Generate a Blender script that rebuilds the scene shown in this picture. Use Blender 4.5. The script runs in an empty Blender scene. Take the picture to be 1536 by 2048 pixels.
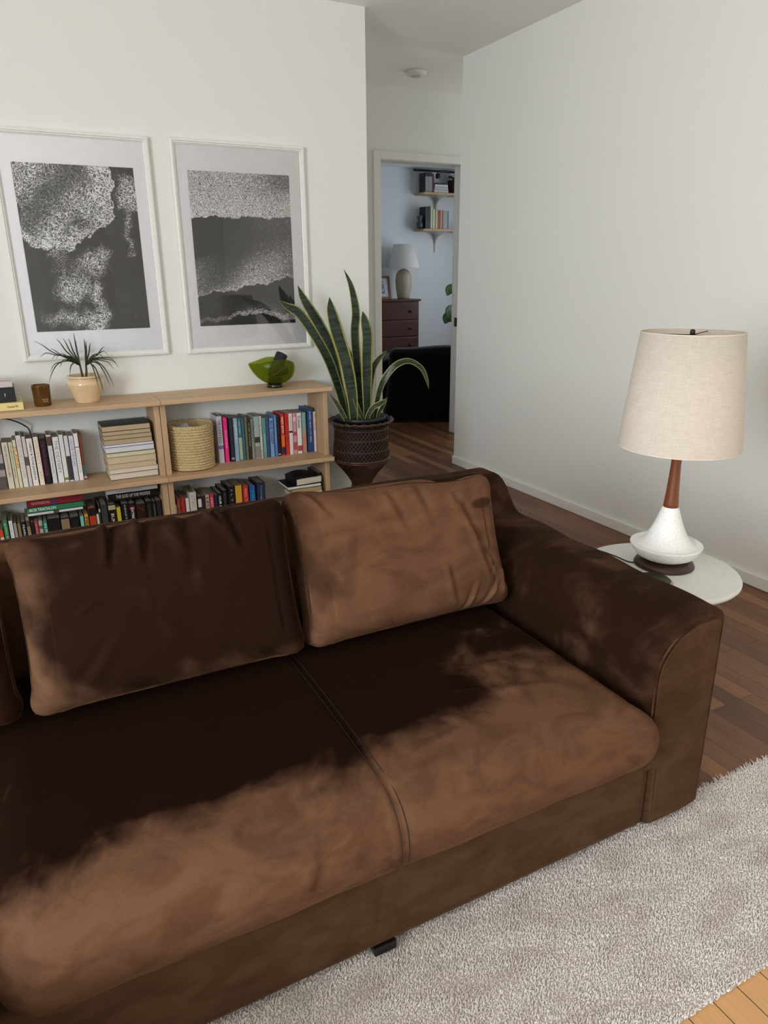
import bpy, bmesh, math, random
import numpy as np
from mathutils import Vector, Matrix
random.seed(7)
RNG = np.random.RandomState(5)
PI = math.pi
S = bpy.context.scene
C = S.collection

# ------------------------------------------------------------------ camera
cam_d = bpy.data.cameras.new('camera'); cam = bpy.data.objects.new('camera', cam_d); C.objects.link(cam)
cam_d.sensor_fit = 'VERTICAL'; cam_d.sensor_height = 36.0; cam_d.lens = 36 * 1426.54 / 2048
cam_d.clip_start = .02
yaw, pitch, roll = [math.radians(a) for a in (-27.12129624, 18.5062288, -0.47983452)]
f = Vector((-math.sin(yaw) * math.cos(pitch), math.cos(yaw) * math.cos(pitch), -math.sin(pitch)))
r0 = Vector((math.cos(yaw), math.sin(yaw), 0)); u0 = r0.cross(f)
rr = r0 * math.cos(roll) + u0 * math.sin(roll); uu = -r0 * math.sin(roll) + u0 * math.cos(roll)
M = Matrix((rr, uu, -f)).transposed().to_4x4(); M.translation = Vector((0, 0, 1.305))
cam.matrix_world = M
S.camera = cam

# ------------------------------------------------------------------ world, lights, exposure
S.view_settings.view_transform = 'Standard'; S.view_settings.look = 'None'
S.view_settings.gamma = 1.0; S.view_settings.exposure = -0.14
S.view_settings.use_curve_mapping = False
S.cycles.max_bounces = 10; S.cycles.diffuse_bounces = 6
w = bpy.data.worlds.new('world'); S.world = w; w.use_nodes = True
w.node_tree.nodes['Background'].inputs[0].default_value = (.62, .72, .85, 1)
w.node_tree.nodes['Background'].inputs[1].default_value = .6

def area(name, loc, rot, sx, sy, power, col):
    d = bpy.data.lights.new(name, 'AREA'); d.shape = 'RECTANGLE'; d.size = sx; d.size_y = sy
    d.energy = power; d.color = col
    o = bpy.data.objects.new(name, d); C.objects.link(o); o.location = loc; o.rotation_euler = rot
    return o
# daylight through the windows (the window openings are behind the camera and at its left)
area('daylight_front_window', (-1.25, -2.42, 1.45), (PI / 2, 0, 0), 2.0, 1.5, 24, (.90, .945, .985))
area('daylight_left_window', (-2.62, -.35, 1.5), (PI / 2, 0, -PI / 2), 1.75, 1.5, 168, (.90, .945, .985))
area('daylight_bedroom_window', (5.95, 6.9, 1.55), (PI / 2, 0, PI / 2), 1.5, 1.4, 23, (.84, .93, 1))

area('added_hall_light', (4.84, 4.5, 1.5), (PI / 2, 0, PI / 2), .8, 1.3, 10, (1, .97, .93))  # added light that brightens the hall, from no visible source

# ------------------------------------------------------------------ materials
MATS = {}
def rgb(h):
    if isinstance(h, str):
        v = [int(h[i:i + 2], 16) / 255 for i in (0, 2, 4)]
        return tuple((c / 12.92 if c <= .04045 else ((c + .055) / 1.055) ** 2.4) for c in v)
    return tuple(h)
class NT:
    def __init__(s, name):
        s.m = bpy.data.materials.new(name); s.m.use_nodes = True; s.t = s.m.node_tree
        s.b = s.t.nodes['Principled BSDF']
    def n(s, typ, **k):
        n = s.t.nodes.new(typ)
        for a, b in k.items():
            if a.startswith('i_'):
                n.inputs[a[2:].replace('_', ' ')].default_value = b
            else: setattr(n, a, b)
        return n
    def l(s, a, b): s.t.links.new(a, b)
    def coord(s, scale=(1, 1, 1), rot=(0, 0, 0), kind='Object', loc=(0, 0, 0)):
        c = s.n('ShaderNodeTexCoord'); mp = s.n('ShaderNodeMapping')
        mp.inputs['Scale'].default_value = scale; mp.inputs['Rotation'].default_value = rot; mp.inputs['Location'].default_value = loc
        s.l(c.outputs[kind], mp.inputs[0]); return mp.outputs[0]
    def noise(s, vec, scale, detail=3, rough=.5, dist=0):
        n = s.n('ShaderNodeTexNoise'); n.inputs['Scale'].default_value = scale; n.inputs['Detail'].default_value = detail
        n.inputs['Roughness'].default_value = rough; n.inputs['Distortion'].default_value = dist
        s.l(vec, n.inputs['Vector']); return n.outputs['Fac']
    def ramp(s, fac, stops, interp='LINEAR'):
        r = s.n('ShaderNodeValToRGB'); r.color_ramp.interpolation = interp
        e = r.color_ramp.elements
        while len(e) < len(stops): e.new(.5)
        for i, (p, c) in enumerate(stops):
            e[i].position = p; e[i].color = (*rgb(c), 1) if not isinstance(c, float) else (c, c, c, 1)
        s.l(fac, r.inputs[0]); return r.outputs[0]
    def mix(s, fac, a, b, mode='MIX'):
        m = s.n('ShaderNodeMix', data_type='RGBA', blend_type=mode)
        for sock, v in ((m.inputs[0], fac), (m.inputs[6], a), (m.inputs[7], b)):
            if hasattr(v, 'is_output') or hasattr(v, 'links'): s.l(v, sock)
            elif isinstance(v, (int, float)): sock.default_value = v
            else: sock.default_value = (*rgb(v), 1)
        return m.outputs[2]
    def math(s, op, a, b=None, c=None, clamp=False):
        m = s.n('ShaderNodeMath', operation=op, use_clamp=clamp)
        for i, v in enumerate((a, b, c)):
            if v is None: continue
            if hasattr(v, 'links'): s.l(v, m.inputs[i])
            else: m.inputs[i].default_value = v
        return m.outputs[0]
    def bump(s, h, strength=.3, dist=.002):
        b = s.n('ShaderNodeBump'); b.inputs['Strength'].default_value = strength; b.inputs['Distance'].default_value = dist
        s.l(h, b.inputs['Height']); s.l(b.outputs[0], s.b.inputs['Normal'])
    def set(s, **k):
        for a, v in k.items():
            sock = s.b.inputs[a.replace('_', ' ')]
            if hasattr(v, 'links'): s.l(v, sock)
            elif isinstance(v, (tuple, str)): sock.default_value = (*rgb(v), 1)
            else: sock.default_value = v
        return s
def plain(col, rough=.6, name=None, **k):
    key = ('p', str(col), rough, str(sorted(k.items())))
    if key not in MATS:
        t = NT(name or 'paint')
        v = t.noise(t.coord(), 35, 3)
        c = rgb(col)
        t.set(Base_Color=t.mix(v, tuple(x * .93 for x in c), tuple(min(1, x * 1.05) for x in c)), Roughness=rough, **k)
        MATS[key] = t.m
    return MATS[key]

def m_wall(name, col):
    t = NT(name); v = t.coord()
    t.set(Base_Color=t.mix(t.noise(v, .8, 2), tuple(x * .985 for x in rgb(col)), col), Roughness=.75)
    t.bump(t.noise(v, 90, 4), .12, .001); return t.m
WALL = m_wall('warm_white_paint', 'e9ebe7'); CEIL = m_wall('ceiling_paint', 'f3f2f0'); BEDWALL = m_wall('bedroom_paint', 'dfe3e6')
TRIM = plain('e9e8e4', .45)

def m_floor():
    t = NT('oak_strip_floor'); v = t.coord(rot=(0, 0, PI / 2))
    b = t.n('ShaderNodeTexBrick'); b.offset = .37; b.offset_frequency = 2; b.squash = 1
    b.inputs['Scale'].default_value = 1; b.inputs['Brick Width'].default_value = .62; b.inputs['Row Height'].default_value = .066
    b.inputs['Mortar Size'].default_value = .0012; b.inputs['Mortar Smooth'].default_value = .3; b.inputs['Bias'].default_value = 0
    b.inputs['Color1'].default_value = (0, 0, 0, 1); b.inputs['Color2'].default_value = (1, 1, 1, 1); b.inputs['Mortar'].default_value = (.5, .5, .5, 1)
    t.l(v, b.inputs['Vector'])
    base = t.ramp(b.outputs['Color'], [(0, '6e4a30'), (.35, '835b3c'), (.7, '986c49'), (1, 'b08258')])
    g = t.noise(t.coord(scale=(26, 1.6, 1)), 4, 5, .65, .6)
    g2 = t.noise(t.coord(scale=(1.3, .5, 1)), 2.2, 3)
    col = t.mix(g, base, t.mix(1.0, base, 'a58a74', 'MULTIPLY'))
    col = t.mix(t.ramp(g2, [(.35, 0.0), (.7, .45)]), col, t.mix(1.0, col, '9a7462', 'MULTIPLY'))
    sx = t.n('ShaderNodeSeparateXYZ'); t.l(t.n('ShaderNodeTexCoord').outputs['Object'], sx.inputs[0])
    lit_floor = t.ramp(t.math('MULTIPLY_ADD', sx.outputs[1], -1.0, .86, clamp=True), [(.17, 0.0), (.26, 1.0)])   # yellower oak near the camera: bright floor light painted into the plank colour
    col = t.mix(lit_floor, col, t.mix(g, 'b88a58', 'd8ab74'))
    col = t.mix(b.outputs['Fac'], col, '2a1a10')
    t.set(Base_Color=col, Roughness=t.math('MULTIPLY_ADD', g, .2, .28))
    t.b.inputs['Specular IOR Level'].default_value = .45
    t.bump(t.math('ADD', t.math('MULTIPLY', g, .25), t.math('MULTIPLY', b.outputs['Fac'], -1.)), .25, .0012)
    return t.m
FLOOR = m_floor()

def m_pine(name='pine_board', axis=0, tint='d3b692'):
    k = ('pine', axis, tint)
    if k in MATS: return MATS[k]
    t = NT(name); sc = [14, 14, 14]; sc[axis] = .9
    v = t.coord(scale=tuple(sc)); g = t.noise(v, 3.2, 4, .6, .4)
    st = t.coord(scale=tuple([.001 if i == axis else 1 for i in range(3)]))
    stav = t.n('ShaderNodeTexVoronoi'); stav.inputs['Scale'].default_value = 16; t.l(t.coord(scale=tuple([1.6 if i == axis else 18 for i in range(3)])), stav.inputs['Vector']); stav.inputs['Scale'].default_value = 1.4
    c = rgb(tint)
    a = t.mix(g, tuple(x * .78 for x in c), tuple(min(1, x * 1.1) for x in c))
    col = t.mix(.35, a, t.mix(1.0, a, t.ramp(stav.outputs['Color'], [(0, 'b89a80'), (1, 'fff4e4')]), 'MULTIPLY'))
    t.set(Base_Color=col, Roughness=.5); t.bump(g, .08, .001)
    MATS[k] = t.m; return t.m

def m_velvet(name, dark, light, nap=None, sc=3.0, lo=.42, hi=.6, sheen=.22):
    """brown velvet; nap(t) gives a value socket added to the brushing noise: high = light nap"""
    t = NT(name); v = t.coord()
    n1 = t.noise(v, sc, 4, .55, .9); n2 = t.noise(v, sc * 5, 3, .6, .5)
    h = t.math('ADD', t.math('MULTIPLY', n1, .78), t.math('MULTIPLY', n2, .22))
    if nap: h = t.math('ADD', h, nap(t))
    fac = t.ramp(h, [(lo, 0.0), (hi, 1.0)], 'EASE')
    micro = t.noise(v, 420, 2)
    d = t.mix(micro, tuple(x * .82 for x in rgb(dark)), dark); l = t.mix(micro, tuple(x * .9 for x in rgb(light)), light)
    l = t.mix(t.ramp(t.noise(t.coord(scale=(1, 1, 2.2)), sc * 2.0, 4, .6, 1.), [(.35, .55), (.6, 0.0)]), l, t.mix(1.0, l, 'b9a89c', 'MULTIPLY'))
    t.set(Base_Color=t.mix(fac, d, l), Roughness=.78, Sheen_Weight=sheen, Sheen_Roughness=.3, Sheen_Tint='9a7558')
    t.b.inputs['Specular IOR Level'].default_value = .05
    n3 = t.noise(v, sc * 2.3, 4, .6, 1.4)
    t.bump(t.math('ADD', t.math('ADD', t.math('MULTIPLY', n2, .6), t.math('MULTIPLY', n3, .9)), t.math('MULTIPLY', micro, .12)), .38, .008)
    return t.m

# ------------------------------------------------------------------ mesh helpers
def mesh_np(name, V, F, mat, parent=None, smooth=True, uv=None, loc=None):
    me = bpy.data.meshes.new(name); me.from_pydata([tuple(v) for v in V], [], [tuple(int(i) for i in q) for q in F])
    me.validate(); me.update()
    if smooth: me.polygons.foreach_set('use_smooth', [True] * len(me.polygons))
    o = bpy.data.objects.new(name, me); C.objects.link(o)
    if mat: me.materials.append(mat)
    if parent: o.parent = parent
    if loc: o.location = loc
    return o
def obj(name, bm, mat, parent=None, smooth=False, angle=None):
    me = bpy.data.meshes.new(name)
    bmesh.ops.recalc_face_normals(bm, faces=bm.faces)
    bm.to_mesh(me); bm.free()
    if smooth: me.polygons.foreach_set('use_smooth', [True] * len(me.polygons))
    o = bpy.data.objects.new(name, me); C.objects.link(o)
    for m in (mat if isinstance(mat, list) else [mat]): me.materials.append(m)
    if parent: o.parent = parent
    return o
def tag(o, label, cat, group=None, kind=None):
    o['label'] = label; o['category'] = cat
    if group: o['group'] = group
    if kind: o['kind'] = kind
    return o
def thing(name, label, cat, loc=(0, 0, 0), rz=0, group=None):
    o = bpy.data.objects.new(name, None); C.objects.link(o); o.empty_display_size = .05
    o.location = loc; o.rotation_euler = (0, 0, rz)
    return tag(o, label, cat, group)
def box(bm, x0, x1, y0, y1, z0, z1, bev=0, seg=2):
    r = bmesh.ops.create_cube(bm, size=1)
    for v in r['verts']:
        v.co = Vector(((x0 + x1) / 2 + v.co.x * (x1 - x0), (y0 + y1) / 2 + v.co.y * (y1 - y0), (z0 + z1) / 2 + v.co.z * (z1 - z0)))
    if bev:
        es = list({e for v in r['verts'] for e in v.link_edges})
        bmesh.ops.bevel(bm, geom=es, offset=bev, segments=seg, affect='EDGES', profile=.5)
    return bm
def B(): return bmesh.new()
def boxo(name, ext, mat, parent=None, bev=0, seg=2): return obj(name, box(B(), *ext, bev, seg), mat, parent)
def lathe(prof, n=48, c=(0, 0), cap=True):
    V = []; F = []
    for r, z in prof:
        for i in range(n):
            a = 2 * PI * i / n; V.append((c[0] + r * math.cos(a), c[1] + r * math.sin(a), z))
    for j in range(len(prof) - 1):
        for i in range(n):
            k = (i + 1) % n; F.append((j * n + i, j * n + k, (j + 1) * n + k, (j + 1) * n + i))
    if cap:
        if prof[0][0] > 1e-4: F.append(tuple(range(n))[::-1])
        if prof[-1][0] > 1e-4: F.append(tuple((len(prof) - 1) * n + i for i in range(n)))
    return V, F
def latheo(name, prof, mat, parent=None, n=48, c=(0, 0), cap=True, smooth=True):
    V, F = lathe(prof, n, c, cap); return mesh_np(name, V, F, mat, parent, smooth)
def tube_vf(pts, rad, n=8, V=None, F=None, closed=False):
    V = [] if V is None else V; F = [] if F is None else F
    P = [Vector(p) for p in pts]; off = len(V); m = len(P)
    rad = rad if hasattr(rad, '__len__') else [rad] * m
    up = None
    for i, p in enumerate(P):
        t = (P[(i + 1) % m] - P[i - 1]) if closed else (P[min(i + 1, m - 1)] - P[max(i - 1, 0)])
        t.normalize()
        if up is None:
            up = Vector((0, 0, 1)) if abs(t.z) < .9 else Vector((1, 0, 0))
        s = t.cross(up).normalized(); up = s.cross(t).normalized()
        for k in range(n):
            a = 2 * PI * k / n; V.append(tuple(p + (s * math.cos(a) + up * math.sin(a)) * rad[i]))
    for i in range(m if closed else m - 1):
        for k in range(n):
            a = off + i * n + k; b = off + i * n + (k + 1) % n; j = (i + 1) % m
            F.append((a, b, off + j * n + (k + 1) % n, off + j * n + k))
    if not closed:
        F.append(tuple(off + k for k in range(n))[::-1]); F.append(tuple(off + (m - 1) * n + k for k in range(n)))
    return V, F
def tubeo(name, pts, rad, mat, parent=None, n=8, closed=False):
    V, F = tube_vf(pts, rad, n, closed=closed); return mesh_np(name, V, F, mat, parent)
def spline(pts, n=24):
    P = [Vector(p) for p in pts]; P = [P[0] * 2 - P[1]] + P + [P[-1] * 2 - P[-2]]; out = []
    seg = len(P) - 3
    for i in range(seg):
        a, b, c, d = P[i:i + 4]
        for k in range(n if i < seg - 1 else n + 1):
            t = k / n
            out.append(.5 * ((2 * b) + (c - a) * t + (2 * a - 5 * b + 4 * c - d) * t * t + (-a + 3 * b - 3 * c + d) * t ** 3))
    return out
def rbox(size, r, n=(40, 20, 20), disp=None):
    """rounded box mesh centred at the origin; disp(P, N) -> new P (numpy arrays)"""
    idx = {}; V = []; F = []
    sx, sy, sz = size
    def key(i, j, k):
        t = (i, j, k)
        if t not in idx:
            idx[t] = len(V); V.append((-.5 + i / n[0], -.5 + j / n[1], -.5 + k / n[2]))
        return idx[t]
    for ax in range(3):
        u, v = [a for a in range(3) if a != ax]
        for side in (0, n[ax]):
            for a in range(n[u]):
                for b in range(n[v]):
                    q = []
                    for da, db in ((0, 0), (1, 0), (1, 1), (0, 1)):
                        t = [0, 0, 0]; t[ax] = side; t[u] = a + da; t[v] = b + db; q.append(key(*t))
                    flip = (side > 0) ^ (ax == 1)
                    F.append(tuple(q if flip else q[::-1]))
    P = np.array(V) * np.array(size)
    # bunch the grid towards the edges so that the rounding is smooth
    inner = np.array(size) / 2 - r
    Q = np.clip(P, -inner, inner); D = P - Q
    L = np.linalg.norm(D, axis=1, keepdims=True); N = D / np.maximum(L, 1e-9)
    mx = np.abs(D).max(1, keepdims=True)
    onf = np.array([[1. if abs(abs(p[i]) - size[i] / 2) < 1e-9 else 0 for i in range(3)] for p in P])
    P = Q + N * r
    if disp is not None: P = disp(P, N)
    return P, F
def fold(P2, a, b, w, amp, skew=.0):
    """height of a soft fold along the segment a-b in a 2D parameter plane"""
    a = np.array(a, float); b = np.array(b, float); d = b - a; L2 = d @ d
    t = np.clip(((P2 - a) @ d) / L2, 0, 1); c = a + t[:, None] * d
    nrm = np.array([-d[1], d[0]]) / math.sqrt(L2)
    s = ((P2 - c) @ nrm) / w; e = np.linalg.norm(P2 - c, axis=1) / w
    return amp * (np.exp(-e * e) - .8 * np.exp(-((s - 1.3) ** 2) - np.maximum(e * e - s * s, 0))) * np.cos(t * PI / 2) ** .8
def wob(P, s, amp, ph=0):
    x, y, z = P[:, 0] * s, P[:, 1] * s, P[:, 2] * s
    return amp * (np.sin(x * 1.7 + ph + 1.3 * np.sin(z * 1.1 + ph)) * np.cos(z * 1.9 + ph * 2 + .8 * np.sin(y * 1.3)) + .5 * np.sin(x * 3.9 + z * 3.1 + ph))
def text_mesh(s, length, height, mat, parent, name, origin, xdir, ydir, bold=False, fit=True):
    """flat raised lettering; origin = start of the baseline centre line, xdir/ydir unit vectors"""
    cu = bpy.data.curves.new('lettering', 'FONT'); cu.body = s; cu.size = 1; cu.extrude = 0; cu.resolution_u = 2
    if bold: cu.offset = .015
    o = bpy.data.objects.new('lettering', cu); C.objects.link(o)
    dg = bpy.context.evaluated_depsgraph_get(); dg.update()
    me = bpy.data.meshes.new_from_object(o.evaluated_get(dg)); bpy.data.objects.remove(o); bpy.data.curves.remove(cu)
    v = np.array([q.co[:] for q in me.vertices])
    if len(v) == 0: return None
    mn, mx = v.min(0), v.max(0)
    sx = length / max(mx[0] - mn[0], 1e-6); sy = height / max(mx[1] - mn[1], 1e-6)
    if not fit: sx = min(sx, sy * 1.1)
    X = Vector(xdir); Y = Vector(ydir); O = Vector(origin)
    for q in me.vertices:
        q.co = O + X * ((q.co.x - mn[0]) * sx) + Y * ((q.co.y - (mn[1] + mx[1]) / 2) * sy)
    me.name = name; me.materials.clear(); me.materials.append(mat)
    ob = bpy.data.objects.new(name, me); C.objects.link(ob)
    if parent: ob.parent = parent
    return ob
def struct(o): o['kind'] = 'structure'; return o

# ------------------------------------------------------------------ the room
H = 2.552
YW = 3.706; XR = 2.73
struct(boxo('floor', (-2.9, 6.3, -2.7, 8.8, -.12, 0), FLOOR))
struct(boxo('ceiling', (-2.9, 6.3, -2.7, 8.8, H, H + .12), CEIL))
struct(boxo('wall_bookcase', (-2.9, 1.815, YW, YW + .16, 0, H), WALL))
struct(boxo('wall_right', (XR, XR + .15, -2.7, 4.22, 0, H), WALL))
# hall
bm = B(); box(bm, 1.6, 2.55, 5.04, 5.16, 0, H); box(bm, 3.31, 4.9, 5.04, 5.16, 0, H); box(bm, 2.55, 3.31, 5.04, 5.16, 2.10, H)
struct(obj('wall_hall', bm, WALL))
struct(boxo('wall_hall_left', (1.5, 1.62, YW + .16, 5.04, 0, H), WALL))
bm = B(); box(bm, 4.9, 5.02, 3.9, 4.08, 0, H); box(bm, 4.9, 5.02, 4.92, 5.04, 0, H); box(bm, 4.9, 5.02, 4.08, 4.92, 0, .82); box(bm, 4.9, 5.02, 4.08, 4.92, 2.2, H)  # opening left for the added hall window
struct(obj('wall_hall_right', bm, WALL))
struct(boxo('wall_hall_return', (XR + .15, 4.9, 3.86, 3.98, 0, H), WALL))
# bedroom
struct(boxo('wall_bedroom_back', (2.1, 6.3, 8.6, 8.72, 0, H), BEDWALL))
struct(boxo('wall_bedroom_left', (2.1, 2.22, 5.16, 8.6, 0, H), BEDWALL))
struct(boxo('wall_bedroom_right_low', (6.02, 6.14, 5.16, 8.6, 0, .8), BEDWALL))
bm = B(); box(bm, 6.02, 6.14, 5.16, 6.1, .8, H); box(bm, 6.02, 6.14, 7.7, 8.6, .8, H); box(bm, 6.02, 6.14, 6.1, 7.7, 2.3, H)
struct(obj('wall_bedroom_right', bm, BEDWALL))
# walls behind the camera with window openings
bm = B(); box(bm, -2.9, -2.3, -2.62, -2.5, 0, H); box(bm, -.2, XR, -2.62, -2.5, 0, H)
box(bm, -2.3, -.2, -2.62, -2.5, 0, .65); box(bm, -2.3, -.2, -2.62, -2.5, 2.25, H); struct(obj('wall_front', bm, WALL))
bm = B(); box(bm, -2.82, -2.7, -2.5, -1.25, 0, H); box(bm, -2.82, -2.7, .55, YW, 0, H)
box(bm, -2.82, -2.7, -1.25, .55, 0, .7); box(bm, -2.82, -2.7, -1.25, .55, 2.3, H); struct(obj('wall_left', bm, WALL))
def m_glass():
    t = NT('window_glass'); t.set(Base_Color=(1, 1, 1), Roughness=.02, Transmission_Weight=1.0, IOR=1.1); return t.m
WGLASS = m_glass()
def window(name, ext, axis, mull=1):
    x0, x1, y0, y1, z0, z1 = ext
    bm = B(); t = .045
    if axis == 'y':
        box(bm, x0, x0 + t, y0, y1, z0, z1); box(bm, x1 - t, x1, y0, y1, z0, z1)
        box(bm, x0, x1, y0, y1, z0, z0 + t); box(bm, x0, x1, y0, y1, z1 - t, z1)
        for i in range(mull):
            c = x0 + (x1 - x0) * (i + 1) / (mull + 1); box(bm, c - t / 2, c + t / 2, y0, y1, z0, z1)
    else:
        box(bm, x0, x1, y0, y0 + t, z0, z1); box(bm, x0, x1, y1 - t, y1, z0, z1)
        box(bm, x0, x1, y0, y1, z0, z0 + t); box(bm, x0, x1, y0, y1, z1 - t, z1)
        for i in range(mull):
            c = y0 + (y1 - y0) * (i + 1) / (mull + 1); box(bm, x0, x1, c - t / 2, c + t / 2, z0, z1)
    w_ = struct(obj(name, bm, TRIM))
    xm, ym = (x0 + x1) / 2, (y0 + y1) / 2
    g = (x0, x1, ym - .003, ym + .003, z0, z1) if axis == 'y' else (xm - .003, xm + .003, y0, y1, z0, z1)
    boxo('window_pane', g, WGLASS, w_)
window('window_1', (-2.3, -.2, -2.6, -2.54, .65, 2.25), 'y', 2)
window('window_2', (-2.8, -2.74, -1.25, .55, .7, 2.3), 'x')
window('window_3', (6.05, 6.11, 6.1, 7.7, .8, 2.3), 'x')
window('added_hall_window', (4.93, 4.99, 4.08, 4.92, .82, 2.2), 'x', 0)  # unseen window, added to go with the extra hall light
# baseboards
struct(boxo('baseboard_right', (XR - .014, XR, -2.5, 4.234, 0, .055), TRIM, bev=.003))
struct(boxo('baseboard_right_end', (XR - .014, XR + .15, 4.22, 4.234, 0, .055), TRIM, bev=.003))
struct(boxo('baseboard_bookcase', (-2.7, 1.815, YW - .012, YW, 0, .055), TRIM, bev=.003))
struct(boxo('baseboard_hall', (1.7, 2.53, 5.026, 5.04, 0, .055), TRIM, bev=.003))
# door casing, jamb and door leaf seen edge-on
bm = B()
box(bm, 2.512, 2.567, 5.018, 5.04, 0, 2.135, .003); box(bm, 3.295, 3.355, 5.018, 5.04, 0, 2.135, .003); box(bm, 2.567, 3.295, 5.018, 5.04, 2.082, 2.135, .003)
struct(obj('trim_door_casing', bm, TRIM))
bm = B(); box(bm, 2.55, 2.57, 5.04, 5.17, 0, 2.10); box(bm, 3.29, 3.31, 5.04, 5.17, 0, 2.10); box(bm, 2.57, 3.29, 5.04, 5.17, 2.08, 2.10)
box(bm, 3.278, 3.29, 5.13, 5.15, 0, 2.08); box(bm, 2.57, 2.582, 5.13, 5.15, 0, 2.08)
struct(obj('door_1', bm, TRIM))
BLACK = plain('0c0b0b', .4)
struct(boxo('door_latch_plate', (3.2885, 3.2905, 5.085, 5.125, .885, .955), BLACK))
# smoke detector
sd = thing('smoke_detector', 'small round white smoke detector on the hallway ceiling', 'smoke detector', (2.633, 4.625, H))
latheo('housing', [(.068, 0), (.068, -.012), (.06, -.024), (.035, -.03), (0, -.031)], plain('e6e3dd', .4), sd, 40)
latheo('sensor_ring', [(.03, -.0305), (.03, -.034), (.024, -.036), (0, -.036)], plain('c9c6c0', .4), sd, 32)

# ------------------------------------------------------------------ rug
def m_pile():
    t = NT('rug_pile'); v = t.coord()
    a = t.noise(v, 260, 2, .7); b = t.noise(t.coord(scale=(1, 2.2, 1)), 6, 4, .6)
    col = t.mix(a, 'd0c9c3', 'faf5f0'); col = t.mix(t.ramp(b, [(.38, .55), (.55, 0.0)]), col, t.mix(1.0, col, 'd6cfc9', 'MULTIPLY'))
    t.set(Base_Color=col, Roughness=.95, Sheen_Weight=.3); return t.m
PILE = m_pile()
rug = thing('rug', 'light grey shaggy pile rug in front of the brown velvet sofa', 'rug', (.6, .8, 0))
RX0, RX1, RY0, RY1 = -.55, 2.45, .592, 1.004
boxo('rug_backing', (RX0 - .6, RX1 - .6, RY0 - .8, RY1 - .8, 0, .006), plain('b3aca6', .95), rug)
def pile_mesh():
    xs = np.arange(RX0, RX1, .0037); ys = np.arange(RY0, RY1, .0037)
    X, Y = np.meshgrid(xs, ys); X = X.ravel(); Y = Y.ravel(); n = len(X)
    X = X + RNG.uniform(-.002, .002, n); Y = Y + RNG.uniform(-.002, .002, n)
    edge = (Y > RY1 - .006) * 1.0
    a = RNG.uniform(0, 2 * PI, n); lean = RNG.uniform(.001, .005, n) + edge * .005
    hgt = RNG.uniform(.008, .0135, n) + .0015 * np.sin(X * 40 + 3 * np.sin(Y * 30))
    rad = RNG.uniform(.0015, .0023, n)
    tx = X + np.cos(a) * lean; ty = Y + np.sin(a) * lean + edge * RNG.uniform(0, .009, n)
    V = np.zeros((n, 6, 3))
    for k in range(3):
        q = a + k * 2 * PI / 3
        V[:, k] = np.c_[X + rad * np.cos(q), Y + rad * np.sin(q), np.full(n, .005)]
        V[:, 3 + k] = np.c_[tx + rad * .55 * np.cos(q), ty + rad * .55 * np.sin(q), hgt]
    V -= np.array([.6, .8, 0])
    base = np.arange(n)[:, None] * 6
    quads = np.concatenate([base + np.array([k, (k + 1) % 3, 3 + (k + 1) % 3, 3 + k]) for k in range(3)])
    tris = base + np.array([3, 4, 5])
    me = bpy.data.meshes.new('pile'); me.vertices.add(n * 6); me.vertices.foreach_set('co', V.ravel())
    nl = quads.size + tris.size; me.loops.add(nl); me.loops.foreach_set('vertex_index', np.concatenate([quads.ravel(), tris.ravel()]).astype(np.int32))
    nf = len(quads) + len(tris); me.polygons.add(nf)
    me.polygons.foreach_set('loop_start', np.concatenate([np.arange(len(quads)) * 4, quads.size + np.arange(len(tris)) * 3]).astype(np.int32))
    me.update(calc_edges=True); me.polygons.foreach_set('use_smooth', [True] * nf)
    me.materials.append(PILE); o = bpy.data.objects.new('pile', me); C.objects.link(o); o.parent = rug; o['kind'] = 'stuff'
pile_mesh()

# ------------------------------------------------------------------ sofa
DK, LT = '24140c', '664a37'
DKX = '190a04'
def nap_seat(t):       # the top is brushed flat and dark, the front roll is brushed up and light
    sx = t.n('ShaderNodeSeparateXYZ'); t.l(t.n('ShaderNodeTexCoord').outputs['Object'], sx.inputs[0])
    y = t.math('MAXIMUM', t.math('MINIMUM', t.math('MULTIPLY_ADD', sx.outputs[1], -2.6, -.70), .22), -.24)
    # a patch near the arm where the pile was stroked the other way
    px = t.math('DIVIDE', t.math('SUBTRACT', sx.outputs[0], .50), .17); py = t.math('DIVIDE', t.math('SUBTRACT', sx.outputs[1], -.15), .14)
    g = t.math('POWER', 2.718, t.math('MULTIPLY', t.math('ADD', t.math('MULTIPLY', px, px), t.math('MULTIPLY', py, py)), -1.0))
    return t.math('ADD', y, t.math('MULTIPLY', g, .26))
def mid_tone(t):        # lighter along its left gusset and its bottom edge
    sx = t.n('ShaderNodeSeparateXYZ'); t.l(t.n('ShaderNodeTexCoord').outputs['Object'], sx.inputs[0])
    a = t.math('MAXIMUM', t.math('MINIMUM', t.math('MULTIPLY_ADD', sx.outputs[0], -3.0, -.70), .34), -.04)
    b = t.math('MAXIMUM', t.math('MINIMUM', t.math('MULTIPLY_ADD', sx.outputs[2], -2.0, .20), .14), 0.0)
    return t.math('ADD', a, b)
def nap_right(t):      # a darker band down its left side
    sx = t.n('ShaderNodeSeparateXYZ'); t.l(t.n('ShaderNodeTexCoord').outputs['Object'], sx.inputs[0])
    band = t.math('MAXIMUM', t.math('MINIMUM', t.math('MULTIPLY_ADD', sx.outputs[0], 1.6, .40), .12), -.12)
    px = t.math('DIVIDE', t.math('SUBTRACT', sx.outputs[0], .235), .024); pz = t.math('DIVIDE', t.math('SUBTRACT', sx.outputs[2], .300), .009)
    g = t.math('POWER', 2.718, t.math('MULTIPLY', t.math('ADD', t.math('MULTIPLY', px, px), t.math('MULTIPLY', pz, pz)), -1.0))   # a small brushed smudge near its top right corner
    return t.math('SUBTRACT', band, t.math('MULTIPLY', g, .7))
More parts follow.
